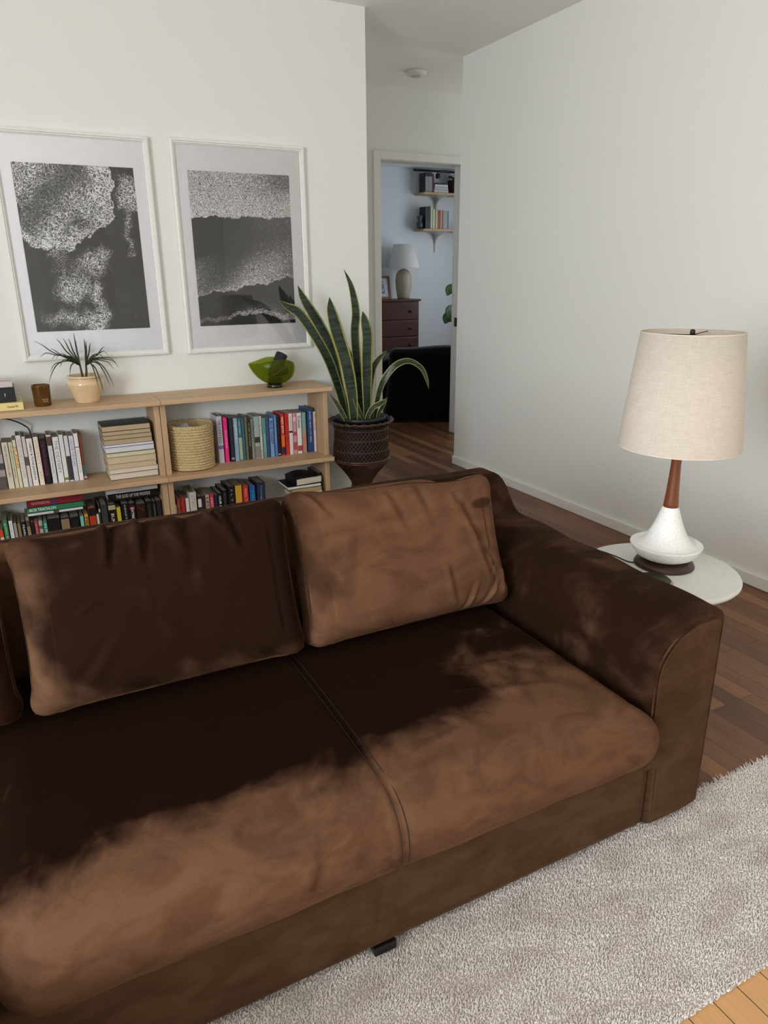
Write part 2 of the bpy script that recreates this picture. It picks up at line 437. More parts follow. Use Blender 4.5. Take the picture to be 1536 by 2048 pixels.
V_SEAT = m_velvet('velvet_seat', DKX, LT, nap_seat, 4.2, .37, .68)
V_DARK = m_velvet('velvet_arm', '26160d', '5a4130', None, 3.0, .42, .66)
V_FRONT = m_velvet('velvet_plinth', '46321f', '56402e', None, 3.5, .3, .5)
V_MID = m_velvet('velvet_middle_cushion', '24140c', '664b38', mid_tone, 2.6, .46, .72)
V_LIGHT = m_velvet('velvet_right_cushion', '402a1c', '694b38', nap_right, 2.6, .36, .58)
V_PAD = m_velvet('velvet_back_pad', '553b29', '684a35', None, 3, .3, .5)
V_PIPE = m_velvet('velvet_piping', '2e1c12', '5e4230', None, 9, .4, .7)

sofa = thing('sofa', 'large brown velvet sofa with rounded arm and one long seat cushion', 'sofa', (.4, 1.4, 0))
SO = Vector((.4, 1.4, 0))
def sp(p): return Vector(p) - SO
def shift(P, c): return P + np.array(c)
def sofa_rbox(name, ext, r, n, mat, disp=None):
    x0, x1, y0, y1, z0, z1 = ext
    c = np.array([(x0 + x1) / 2, (y0 + y1) / 2, (z0 + z1) / 2])
    P, F = rbox((x1 - x0, y1 - y0, z1 - z0), r, n, (lambda P, N: disp(P + c, N) - c) if disp else None)
    return mesh_np(name, P, F, mat, sofa, loc=tuple(Vector(c) - SO))
sofa_rbox('plinth', (-.188, 1.1885, .961, 1.86, .034, .24), .012, (60, 30, 10), V_FRONT)
def seat_disp(P, N):
    x, y, z = P[:, 0], P[:, 1], P[:, 2]
    P = P.copy()
    # the front roll bulges to the right of the arm face
    over = np.clip((1.0 - y) / .06, 0, 1); over = over * over * (3 - 2 * over)
    P[:, 0] = np.where(x > 1.0, x - (1 - over) * (x - 1.0) / .2 * .042, x)
    top = np.clip((z - .33) / .06, 0, 1)
    lf = np.clip((-.06 - x) / .11, 0, 1); P[:, 0] -= 0
    P[:, 2] += lf ** 2 * np.clip((z - .33) / .06, 0, 1) * .010
    seam = np.exp(-((x - .505) / .006) ** 2) + np.exp(-((x - .517) / .004) ** 2) * .5
    P -= N * (seam * .005)[:, None]
    crown = top * .012 * np.sin(PI * np.clip((x + .13) / 1.33, 0, 1)) * np.sin(PI * np.clip((y - .93) / .8, 0, 1))
    P[:, 2] += crown
    Q = np.c_[x, y]
    fz = fold(Q, (.80, 1.17), (1.04, 1.10), .016, .010) + fold(Q, (.86, 1.25), (1.12, 1.2), .02, .009) + fold(Q, (1.0, 1.2), (1.13, 1.05), .03, -.006)
    fz += fold(Q, (.62, 1.0), (.70, 1.03), .016, .004) + fold(Q, (.38, 1.02), (.42, 1.1), .012, .004)
    P[:, 2] += fz * top
    fr = np.clip((1.05 - y) / .08, 0, 1)
    P[:, 1] += fr * wob(P, 9, .0022, 1.) - fr * .010 * np.sin(PI * np.clip((z - .2) / .2, 0, 1))
    P[:, 1] += fr * (fold(np.c_[x, z], (.33, .30), (.37, .39), .012, .004) + fold(np.c_[x, z], (.72, .33), (.9, .37), .02, .003) + fold(np.c_[x, z], (-.1, .33), (.0, .345), .012, -.004))
    P[:, 2] += top * wob(P, 6, .0016, 2.)
    return P
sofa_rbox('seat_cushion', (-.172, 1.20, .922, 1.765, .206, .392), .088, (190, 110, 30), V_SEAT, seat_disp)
# double top-stitch on the seam of the seat
for dx in (-.0075, .0075):
    pts = [sp((.508 + dx, y, .3945 + .0105 * math.sin(PI * (y - .93) / .8) - .0)) for y in np.linspace(1.50, 1.05, 12)]
    pts = []
    for a in np.linspace(0, 1, 40):
        if a < .5:
            y = 1.5 - (1.5 - 1.01) * a * 2; z = .392 + .012 * math.sin(PI * (y - .93) / .8); pts.append(sp((.508 + dx, y, z - .0005)))
        elif a < .8:
            q = (a - .5) / .3 * PI / 2; pts.append(sp((.508 + dx, 1.01 - .089 * math.sin(q) - .006 * math.sin(q), .304 + .0895 * math.cos(q))))
        else:
            q = (a - .8) / .2; pts.append(sp((.508 + dx, .913 + .004 * q, .304 - .04 * q)))
    tubeo('seam_stitch', pts, .0007, plain('120906', .9), sofa, 5)
# chaise part that runs towards the camera on the left
def ch_disp(P, N):
    P = P.copy(); P[:, 2] += .008 * np.clip((P[:, 2] - .33) / .06, 0, 1) * np.sin(PI * np.clip((P[:, 0] + .86) / .72, 0, 1)); return P
sofa_rbox('chaise_cushion', (-.86, -.178, .16, 1.765, .206, .392), .075, (60, 110, 24), V_SEAT_D if False else m_velvet('velvet_chaise', '1c0e08', '6a4831', None, 3, .5, .75), ch_disp)
sofa_rbox('chaise_plinth', (-.86, -.19, .19, 1.86, .034, .22), .012, (40, 60, 8), V_FRONT)
# arm: loft of a rounded section along y
def arm_top(y):
    t = min(max((y - 1.70) / .17, 0), 1); t = t * t * t * (t * (6 * t - 15) + 10)
    return .568 + (y - .96) / .9 * .016 + t * .094
def arm_section(y, inset):
    zt = arm_top(y) - inset; xo = 1.377 - inset; xi = 1.158 + inset; R = .125 - inset * .6; ro = .020
    pts = [(xi, .20), (xi, .28), (xi, .36)]
    zc = zt - R
    for k in range(15):
        a = PI - k / 14 * PI / 2
        pts.append((xi + R * 1.15 + R * 1.15 * math.cos(a), zc + R * math.sin(a)))
    for k in range(8):
        a = PI / 2 - k / 7 * PI / 2
        pts.append((xo - ro + ro * math.cos(a), zt - ro + ro * math.sin(a)))
    for z in (.45, .3, .15, .04): pts.append((xo, z))
    pts += [(1.30, .034), (1.192 + inset, .034), (1.192 + inset, .199)]
    return pts
def arm_mesh():
    V = []; F = []; st = []
    for k in range(6):
        a = k / 5 * PI / 2; st.append((.957 + .016 * (1 - math.sin(a)), .016 * (1 - math.cos(a))))
    st = [(.957, .014), (.9585, .008), (.962, .004), (.967, .0012), (.975, 0)]
    st += [(y, 0) for y in np.linspace(1.0, 1.925, 48)]
    st += [(1.936, .003), (1.942, .008), (1.946, .016)]
    for y, ins in st:
        sec = arm_section(min(y, 1.93), ins); n = len(sec)
        for x, z in sec:
            wv = .0016 * math.sin(y * 23 + z * 15) * (1 if 1.0 < y < 1.9 else 0)
            V.append(tuple(sp((x + wv, y, z + (wv if z > .5 else 0)))))
    for j in range(len(st) - 1):
        for i in range(n):
            k = (i + 1) % n; F.append((j * n + i, (j + 1) * n + i, (j + 1) * n + k, j * n + k))
    F.append(tuple(range(n))); F.append(tuple((len(st) - 1) * n + i for i in range(n))[::-1])
    o = mesh_np('arm', V, F, V_DARK, sofa)
    return o
arm_mesh()
def front_face():
    # light-brushed front panel of the arm, sitting 2 mm proud of it, with a piping seam along its curve
    sec = arm_section(.96, .017); V = [tuple(sp((x, .9563, z))) for x, z in sec]; n = len(V)
    V += [tuple(sp((x, .9548, z))) for x, z in arm_section(.96, .020)]
    F = [tuple(range(n, 2 * n))[::-1]] + [(i, (i + 1) % n, n + (i + 1) % n, n + i) for i in range(n)]
    mesh_np('arm_front_panel', V, F, m_velvet('velvet_arm_front', '402c1e', '56402e', None, 3, .35, .6), sofa, smooth=False)
    pts = [sp((x, .958, z)) for x, z in arm_section(.96, .010)[1:21]]
    tubeo('piping', pts, .0028, V_PIPE, sofa, 8)
front_face()
def back_disp(P, N):
    P = P.copy(); t = np.clip((P[:, 2] - .5) / .2, 0, 1)
    P[:, 2] += .002 * np.sin(P[:, 0] * 14); return P
sofa_rbox('back_frame', (-.86, 1.37, 1.845, 1.946, .034, .682), .024, (120, 10, 30), V_DARK, back_disp)
def pad_disp(P, N):
    P = P.copy(); x = P[:, 0]
    drop = np.clip((x - 1.04) / .1, 0, 1); P[:, 2] -= (drop ** 2) * .03 * (P[:, 2] > .5)
    P[:, 2] += .003 * np.sin(x * 9) * (P[:, 2] > .5); return P
sofa_rbox('back_pad', (-.86, 1.142, 1.768, 1.842, .36, .708), .03, (120, 10, 20), V_PAD, pad_disp)
for fx, fy in ((.30, 1.062), (1.33, 1.062), (.48, 1.8), (1.33, 1.86), (-.75, .30), (-.28, .30), (-.75, 1.8)):
    boxo('foot', (fx - .035 - .4, fx + .035 - .4, fy - .035 - 1.4, fy + .035 - 1.4, 0.0, .0345), BLACK, sofa, .004)
boxo('foot', (.462 - .4, .512 - .4, .957 - 1.4, 1.01 - 1.4, .0150, .0345), BLACK, sofa, .003)

# loose back cushions
def cushion(name, label, wdt, hl, hr, t, loc, tilt, mat, folds, seed, rz=0, roll=0):
    o = thing(name, label, 'cushion', loc, rz, 'loose velvet back cushions of the sofa')
    rad = t * .33
    hm = max(hl, hr)
    def disp(P, N):
        P = P.copy(); u = P[:, 0] / (wdt / 2); v = P[:, 2] / (hm / 2)
        bul = np.clip(1 - np.abs(u) ** 3.2, 0, 1) * np.clip(1 - np.abs(v) ** 3.2, 0, 1)
        s = np.sign(P[:, 1]); infl = t * .17
        P[:, 1] += s * bul * infl * (np.abs(N[:, 1]) > .2)
        P[:, 1] *= 1 - .30 * np.clip(np.abs(u) - .8, 0, 1) / .2 * np.clip(np.abs(v) - .75, 0, 1) / .25
        # ears at the corners, sagging edges between
        ear = np.clip(np.abs(u) - .72, 0, 1) / .28 * np.clip(np.abs(v) - .7, 0, 1) / .3
        P[:, 0] += np.sign(u) * ear * .016; P[:, 2] += np.sign(v) * ear * .012
        P[:, 0] -= np.sign(u) * (np.abs(u) > .8) * .008 * np.cos(v * PI / 2)
        Q = np.c_[u, v]; fr = np.clip(-N[:, 1] * 1.5 + .2, 0, 1)
        hgt = sum(fold(Q, *f_) for f_ in folds) if folds else 0
        P[:, 1] -= fr * hgt
        P[:, 1] += fr * wob(P, 7, .0022, seed)
        # creases pull the top edge down a little
        tope = np.clip((v - .75) / .25, 0, 1)
        if folds: P[:, 2] += tope * hgt * .8
        P[:, 2] += tope * .003 * np.sin(u * 7 + seed)
        # sag: height varies from left to right
        k = (u + 1) / 2; h = hl * (1 - k) + hr * k
        P[:, 2] = (P[:, 2] + hm / 2) * h / hm
        P[:, 1] -= t / 2 * 0
        return P
    P, F = rbox((wdt, t, hm), rad, (120, 16, 84), disp)
    c, s_ = math.cos(tilt), math.sin(tilt)
    y = P[:, 1] + t / 2; z = P[:, 2].copy()
    P[:, 1] = y * c + z * s_; P[:, 2] = -y * s_ + z * c
    P[:, 2] -= P[:, 2].min()
    P[:, 2] += 0
    body = mesh_np('cushion_cover', P, F, mat, o)
    # seam piping along the front edge loop, taken from the finished surface
    N = np.zeros_like(P)
    me = body.data; me.calc_loop_triangles()
    nor = np.array([v.normal[:] for v in me.vertices])
    loop = []
    ang = []
    def edge_pt(u, v):
        q = np.array([[u * (wdt / 2 - rad) if abs(u) == 1 else u * (wdt / 2 - rad), -(t / 2 - rad), v * (hm / 2 - rad)]])
        n = np.array([[u if abs(u) == 1 else 0, -.35, v if abs(v) == 1 else 0]], float); n /= np.linalg.norm(n)
        p = disp(q + n * rad, n)[0]; yy = p[1] + t / 2; return [p[0], yy * c + p[2] * s_, -yy * s_ + p[2] * c]
    y0 = None
    tt = np.linspace(-1, 1, 40)
    raw = [edge_pt(a, 1.) for a in tt] + [edge_pt(1., -a) for a in tt[1:]] + [edge_pt(-a, -1.) for a in tt[1:]] + [edge_pt(-1., a) for a in tt[1:-1]]
    Pz = []
    full = disp(rbox((wdt, t, hm), rad, (40, 8, 28))[0], rbox((wdt, t, hm), rad, (40, 8, 28))[0] * 0)
    zmin = cushion_zmin[0] if False else min((-(q[1] + t / 2) * s_ + q[2] * c) for q in full)
    for q in raw: Pz.append((q[0], q[1], q[2] - zmin))
    tubeo('piping', Pz, .0022, V_PIPE, o, 6, closed=True)
    return o
cushion_zmin = [0]
TL = math.radians(20)
cushion('sofa_cushion', 'light brown velvet back cushion at the right end of the sofa', .588, .378, .348, .125, (.847, 1.438, .4095), TL, V_LIGHT,
        [((.55, .6), (.78, -.75), .035, .010), ((.62, .2), (.86, -.55), .03, .006), ((-.18, .85), (-.05, .25), .05, .006), ((.10, .9), (.2, .3), .05, .005),
         ((.50, -.95), (.62, -.55), .025, .008), ((.93, -.5), (.9, -.9), .03, .010), ((.7, -.95), (.86, -.6), .025, .009), ((.3, -.3), (.36, -.95), .035, .005), ((-.85, .9), (-.7, .6), .04, .008),
         ((.48, .75), (.56, .2), .04, .006), ((-.6, .3), (-.75, -.5), .09, .006)], 1.)
cushion('sofa_cushion', 'dark brown velvet back cushion in the middle of the sofa, creased at its top',   .605, .368, .370, .13, (.232, 1.438, .409), TL, V_MID,
        [((-.36, .98), (-.40, .5), .03, .014), ((-.14, .98), (-.17, .45), .035, .014), ((.12, .98), (.14, .2), .06, .008), ((.46, .99), (.56, .45), .03, .015), ((.38, .98), (.52, .6), .03, .010),
         ((-.6, .1), (-.45, .2), .03, .005), ((-.6, -.7), (-.35, -.2), .05, .005), ((.0, -.4), (.5, -.7), .10, .006)], 3.)
cushion('sofa_cushion', 'brown velvet back cushion cut off by the left edge of the photo', .60, .368, .375, .13, (-.392, 1.445, .408), TL, m_velvet('velvet_left_cushion', '26140c', '5c3e2b', None, 2.6, .45, .7),
        [((.9, .2), (.6, -.1), .05, .008), ((.9, -.1), (.55, -.45), .05, .008), ((.85, -.45), (.5, -.7), .05, .007), ((.8, .6), (.95, .2), .04, .007)], 5.)

# ------------------------------------------------------------------ side table, lamp, coaster
ZT = .44
tb = thing('side_table', 'round white side table behind the sofa arm holding the big lamp', 'table', (1.667, 1.408, 0))
TW = plain('dfe3dd', .35)
prof = [(0, .418), (.217, .418), (.226, .421), (.2305, .427), (.231, .432), (.228, .4375), (.222, .44), (0, .44)]
latheo('table_top', prof, TW, tb, 96)
latheo('pedestal', [(.0, .012), (.03, .02), (.021, .05), (.02, .39), (.05, .412), (.05, .418), (0, .418)], TW, tb, 32)
latheo('table_base', [(0, 0), (.15, 0), (.152, .006), (.14, .012), (.03, .021), (0, .022)], TW, tb, 64)
lp = thing('table_lamp', 'large table lamp with oatmeal drum shade, wooden neck and speckled white base', 'lamp', (1.706, 1.428, ZT + .0006))
def m_wood(name, a, b_, axis=2, rough=.4, sc=30):
    t = NT(name); s = [sc] * 3; s[axis] = 2
    g = t.noise(t.coord(scale=tuple(s)), 2, 4, .6, .8); t.set(Base_Color=t.mix(g, a, b_), Roughness=rough); t.bump(g, .05, .001); return t.m
WALNUT = m_wood('walnut', '5a2e1a', '8a4f2e', 2, .32); DARKWOOD = m_wood('dark_wood', '2c1714', '44251f', 0, .4)
t = NT('speckled_ceramic'); v = t.coord(); n1 = t.noise(v, 260, 2, .8); vo = t.n('ShaderNodeTexVoronoi'); vo.inputs['Scale'].default_value = 160; t.l(v, vo.inputs['Vector'])
t.set(Base_Color=t.mix(t.ramp(n1, [(.60, 0.0), (.72, 1.0)]), 'f1f2f0', 'a9aaa8'), Roughness=.55); t.bump(t.math('ADD', n1, vo.outputs['Distance']), .5, .0012); CERAM = t.m
t = NT('linen_shade'); a = t.noise(t.coord(scale=(6, 6, 90)), 6, 4, .7, .2); b_ = t.noise(t.coord(scale=(60, 60, 3)), 6, 3, .7)
wv = t.math('ADD', t.math('MULTIPLY', a, .65), t.math('MULTIPLY', b_, .35))
t.set(Base_Color=t.mix(t.ramp(wv, [(.3, 0.0), (.7, 1.0)]), 'bcb2a4', 'd8d0c5'), Roughness=.9); t.bump(wv, .3, .001)
t.b.inputs['Transmission Weight'].default_value = 0; t.b.inputs['Subsurface Weight'].default_value = .0
LINEN = t.m
latheo('foot', [(0, 0), (.0885, 0), (.0895, .004), (.084, .014), (.074, .022), (0, .022)], DARKWOOD, lp, 64)
latheo('ceramic_base', [(0, .0215), (.045, .022), (.068, .027), (.085, .036), (.0965, .050), (.1035, .064), (.106, .0695), (.1055, .072), (.102, .0715), (.094, .069), (.084, .070), (.074, .076), (.066, .086), (.058, .100), (.048, .120), (.039, .142), (.032, .163), (.027, .178), (.0235, .187), (.0225, .189), (0, .189)], CERAM, lp, 96)
latheo('neck', [(0, .188), (.0222, .188), (.0215, .198), (.0185, .235), (.0160, .28), (.0146, .32), (.0146, .352), (.0150, .362), (0, .363)], WALNUT, lp, 40)
rs0, rs1, zs0, zs1 = .1715, .1385, .376, .702
latheo('lamp_shade', [(rs0, zs0), (rs1, zs1), (rs1 - .002, zs1), (rs0 - .002, zs0), (rs0, zs0)], LINEN, lp, 120, cap=False)
for r_, z_, nm in ((rs0, zs0, 'shade_rim'), (rs1, zs1, 'shade_rim')):
    tubeo(nm, [((r_ - .001) * math.cos(a), (r_ - .001) * math.sin(a), z_) for a in np.linspace(0, 2 * PI, 96, endpoint=False)], .0016, plain('e2d6c4', .8), lp, 6, closed=True)
tubeo('harp', [(.0, 0, .36)] + [(.0, 0, .45), (0, 0, .69)], .003, BLACK, lp, 8)
V, F = [], []
for k in range(3):
    a = k * 2 * PI / 3 + .4; tube_vf([(0, 0, .694), (.136 * math.cos(a), .136 * math.sin(a), .696)], .0015, 6, V, F)
mesh_np('spider_fitter', V, F, BLACK, lp)
latheo('finial', [(0, .69), (.0065, .69), (.007, .70), (.007, .706), (.004, .709), (0, .71)], BLACK, lp, 20)
latheo('light_bulb', [(0, .46), (.014, .46), (.016, .49), (.028, .53), (.030, .55), (.022, .575), (0, .583)], plain('f4f1ea', .3), lp, 24)
cord = [(1.62, 1.49, ZT + .003), (1.60, 1.53, ZT + .012), (1.575, 1.575, ZT + .018), (1.545, 1.605, ZT + .006), (1.52, 1.60, ZT - .03), (1.50, 1.61, ZT - .15), (1.50, 1.62, .06), (1.53, 1.7, .012), (1.9, 1.95, .008), (2.5, 2.1, .006)]
tubeo('power_cord', [Vector(p) - Vector((1.706, 1.428, ZT)) for p in spline([(1.64, 1.47, ZT + .004)] + cord, 10)], .0022, BLACK, lp, 6)
co = thing('coaster', 'dark green round coaster with a tan rim beside the foot of the big lamp', 'coaster', (1.572, 1.345, ZT + .0005))
latheo('tan_rim', [(0, 0), (.054, 0), (.056, .003), (.054, .006), (0, .006)], plain('b3a27c', .5), co, 48)
latheo('green_disc', [(0, .006), (.048, .006), (.049, .010), (.046, .0125), (0, .013)], plain('2c3216', .45), co, 48)

# ------------------------------------------------------------------ bookcases
PX, PY, PZ = m_pine(axis=0), m_pine(axis=1), m_pine(axis=2)
ZTOP, ZMID = .751, .378
def bookcase(x0, x1, over_l, over_r, label):
    t_ = thing('bookcase', label, 'bookcase', ((x0 + x1) / 2, 3.56, 0), group='pale pine bookcases')
    ox, oy = (x0 + x1) / 2, 3.56
    def bb(name, ext, mat, bev=.002): boxo(name, (ext[0] - ox, ext[1] - ox, ext[2] - oy, ext[3] - oy, ext[4], ext[5]), mat, t_, bev)
    yf = 3.418; yb = 3.70; th = .022
    bb('top_board', (x0, x1, yf, yb, ZTOP - th, ZTOP), PX)
    bb('shelf', (x0, x1, yf, yb, ZMID - th, ZMID), PX)
    bb('shelf', (x0, x1, yf, yb - .0, .003, .022), PX)
    pw = .026
    for a in (x0 + over_l, x1 - over_r - pw):
        bb('side_panel', (a, a + pw, yf + .055, yb - .002, .022, ZMID - th), PZ)
        bb('side_panel', (a, a + pw, yf + .055, yb - .002, ZMID, ZTOP - th), PZ)
    return t_
bookcase(-.283, .5882, .006, .0005, 'pale pine bookcase at the left, under the potted spiky plant')
bookcase(.5898, 1.457, .0005, .007, 'pale pine bookcase at the right, under the green glass bowl')

# ------------------------------------------------------------------ books
PAGE = NT('book_pages'); g_ = PAGE.noise(PAGE.coord(scale=(400, 3, 400)), 1.5, 2); PAGE.set(Base_Color=PAGE.mix(g_, 'b9ab92', 'ded2bb'), Roughness=.9); PAGE = PAGE.m
PAGEW = plain('d9d6d2', .9); PAGET = plain('c8b48e', .9); PAGEG = plain('8f867a', .9)
def paper(c, r=.45): return plain(c, r)
def lum(c): c = rgb(c); return .2 * c[0] + .7 * c[1] + .1 * c[2]
def book(x0, x1, y, z, h, d, col, label, title=None, tcol=None, bands=(), group=None, pages=None, tw=.6, th=.5, tz=None, hard=False, lean=0, bold=False):
    w_ = x1 - x0; o = thing('book', label, 'book', ((x0 + x1) / 2, y, z), 0, group)
    if lean: o.rotation_euler = (0, lean, 0)
    m = paper(col); hw = w_ / 2 - .0006
    ct = min(.0022 if hard else .0010, w_ * .15); bm = B()
    box(bm, -hw, hw, 0, ct + .0006, 0, h, min(ct * .5, .0006), 1)
    box(bm, -hw, -hw + ct, ct * .8, d, 0, h); box(bm, hw - ct, hw, ct * .8, d, 0, h)
    obj('cover', bm, m, o)
    gz = .003 if hard else .0005
    boxo('page_block', (-hw + ct, hw - ct, ct, d - (.004 if hard else .001), gz, h - gz), pages or PAGEG, o)
    for (a, b2, c) in bands:
        boxo('spine_panel', (-hw + .0002, hw - .0002, -.0003, .0003, a * h + .0005, b2 * h - .0005), paper(c), o)
    if title:
        L = h * (tw); tz0 = (tz if tz is not None else .93) * h
        text_mesh(title, L, w_ * th, paper(tcol or 'f2f0ea', .5), o, 'title_lettering', (0, -.0007, tz0), (0, 0, -1), (1, 0, 0), bold)
    return o
def shelf_books(rows, yspine, zs, group, depth=.124):
    for r in rows:
        x0, x1, y, h = r[:4]; k = yspine / y
        ztop = zs + h; ztop2 = 1.305 - (1.305 - ztop) * k
        kw = r[6] if len(r) > 6 else {}
        book(x0 * k, x1 * k, yspine, zs + .0003, ztop2 - zs, kw.pop('d', depth), r[4], r[5], group=group, **kw)
G1 = 'upright books on the upper shelf of the right bookcase'
RT = [(0.877, 0.905, 3.570, 0.246, 'cfcbd2', 'tall pale book with dark purple sides next to the woven basket', dict(title='THE LUCKY EGG', tcol='3c3350', tw=.5, bands=((.30, .38, '8a6fb0'),), hard=True)),
(0.911, 0.931, 3.570, 0.236, 'ee2f86', 'bright hot-pink book on the right bookcase', dict(title='The Comfort Book', tcol='f6c6de', tw=.4, th=.4, tz=.72)),
(0.942, 0.960, 3.574, 0.230, '2a2c39', 'dark slate book right of the hot-pink one', dict(bands=((.05, .1, '9094a0'),))),
(0.966, 0.987, 3.580, 0.226, '8fb0c4', 'pale sky-blue book with white lettering, right of the dark slate one', dict(title='A QUIET EDGE', tcol='eef4f6', tw=.42, bands=())),
(0.990, 1.008, 3.585, 0.222, '42707f', 'teal book with a cream lower half on its spine', dict(bands=((.02, .55, 'a9b79e'),), title='OLD LIGHT', tcol='d8e4de', tw=.3, th=.4)),
(1.011, 1.025, 3.590, 0.219, '3d6a74', 'thin plain dark-teal book, one right of the teal and cream one', {}),
(1.028, 1.041, 3.590, 0.224, '6d7058', 'olive-grey narrow book left of the brown one with tan letters', {}),
(1.043, 1.058, 3.591, 0.208, '2f2a20', 'very dark brown book with tan capital letters', dict(title='THE RIVER', tcol='b5a780', tw=.6)),
(1.060, 1.075, 3.590, 0.211, '8e9086', 'grey book with black letters right of the dark brown one', dict(title='LITERARY', tcol='26241f', tw=.5, th=.6)),
(1.077, 1.105, 3.589, 0.223, 'a3b3b5', 'wide misty grey-blue book with a dark tree blot on the spine', dict(bands=((.38, .52, '31382c'), (.02, .3, '8b8a80')))),
(1.108, 1.121, 3.593, 0.222, 'cfd0cb', 'narrow off-white book with a pinkish foot, right of the misty grey-blue one', dict(bands=((.02, .2, 'c9a3a4'),), title='THE ART', tcol='6a6a66', tw=.4, th=.35)),
(1.124, 1.143, 3.596, 0.209, '5f9a8e', 'green-teal book with small white letters in the middle of the row', dict(title='HOW TO DO IT', tcol='d8efe8', tw=.45, th=.35, tz=.6)),
(1.145, 1.161, 3.598, 0.208, '33527f', 'deep blue book left of BLUE TICKET', {}),
(1.163, 1.184, 3.593, 0.206, '7fa0cf', 'cornflower-blue book reading BLUE TICKET', dict(title='BLUE TICKET', tcol='22345f', tw=.6, th=.62, bold=True)),
(1.186, 1.200, 3.586, 0.220, '5d86c0', 'mid-blue narrow book right of BLUE TICKET', dict(title='LIGHTNING FLOWERS', tcol='c6d6ee', tw=.6, th=.35)),
(1.205, 1.221, 3.597, 0.210, '121214', 'plain black book left of the red and orange one', dict(bands=((.03, .06, 'c8c8c8'),))),
(1.225, 1.245, 3.592, 0.221, 'c92b2b', 'red book with an orange lower half and navy foot', dict(bands=((.22, .5, 'e0722a'), (.03, .2, '1c2c4c')), title='NIGHT BITCH', tcol='f6efe6', tw=.38, th=.55, bold=True)),
(1.248, 1.266, 3.586, 0.222, 'd3301f', 'scarlet book with small black letters', dict(title='FINDING THE MOTHER', tcol='3c0d0a', tw=.6, th=.35)),
(1.269, 1.289, 3.586, 0.222, 'e9dfe0', 'white book with a black dot in mid-spine, right of the scarlet one', dict(bands=((.53, .58, '1c1c1e'),), title='ALL THIS COULD BE', tcol='b05a66', tw=.38, th=.3)),
(1.291, 1.311, 3.585, 0.222, 'd99aa2', 'pink patterned book left of Cultish', dict(bands=((.1, .3, 'c0504f'), (.45, .55, 'b8485a'), (.8, .9, 'efc7c9')))),
(1.314, 1.339, 3.584, 0.221, 'efeae6', 'white book reading Cultish in bold black letters', dict(title='Cultish', tcol='151515', tw=.3, th=.62, bold=True, bands=((.06, .2, 'b8454a'),))),
(1.343, 1.366, 3.585, 0.220, '7fb0a8', 'book fading from sea green to salmon, left of the big navy book', dict(bands=((.02, .45, 'c98570'), (.45, .6, 'a5a08c')))),
(1.370, 1.404, 3.576, 0.240, '24477a', 'thick royal-blue book, the tallest at the right end of the row', dict(title='BURIED HEART CITY BIBLE', tcol='d7e2f0', tw=.7, th=.28, hard=True)),
(1.406, 1.420, 3.576, 0.221, 'e6d9da', 'thin white book at the far right against the side panel', dict(title='MY YEAR', tcol='b03a48', tw=.4, th=.4))]
shelf_books(RT, 3.576, ZMID, G1)
G2 = 'upright books on the upper shelf of the left bookcase'
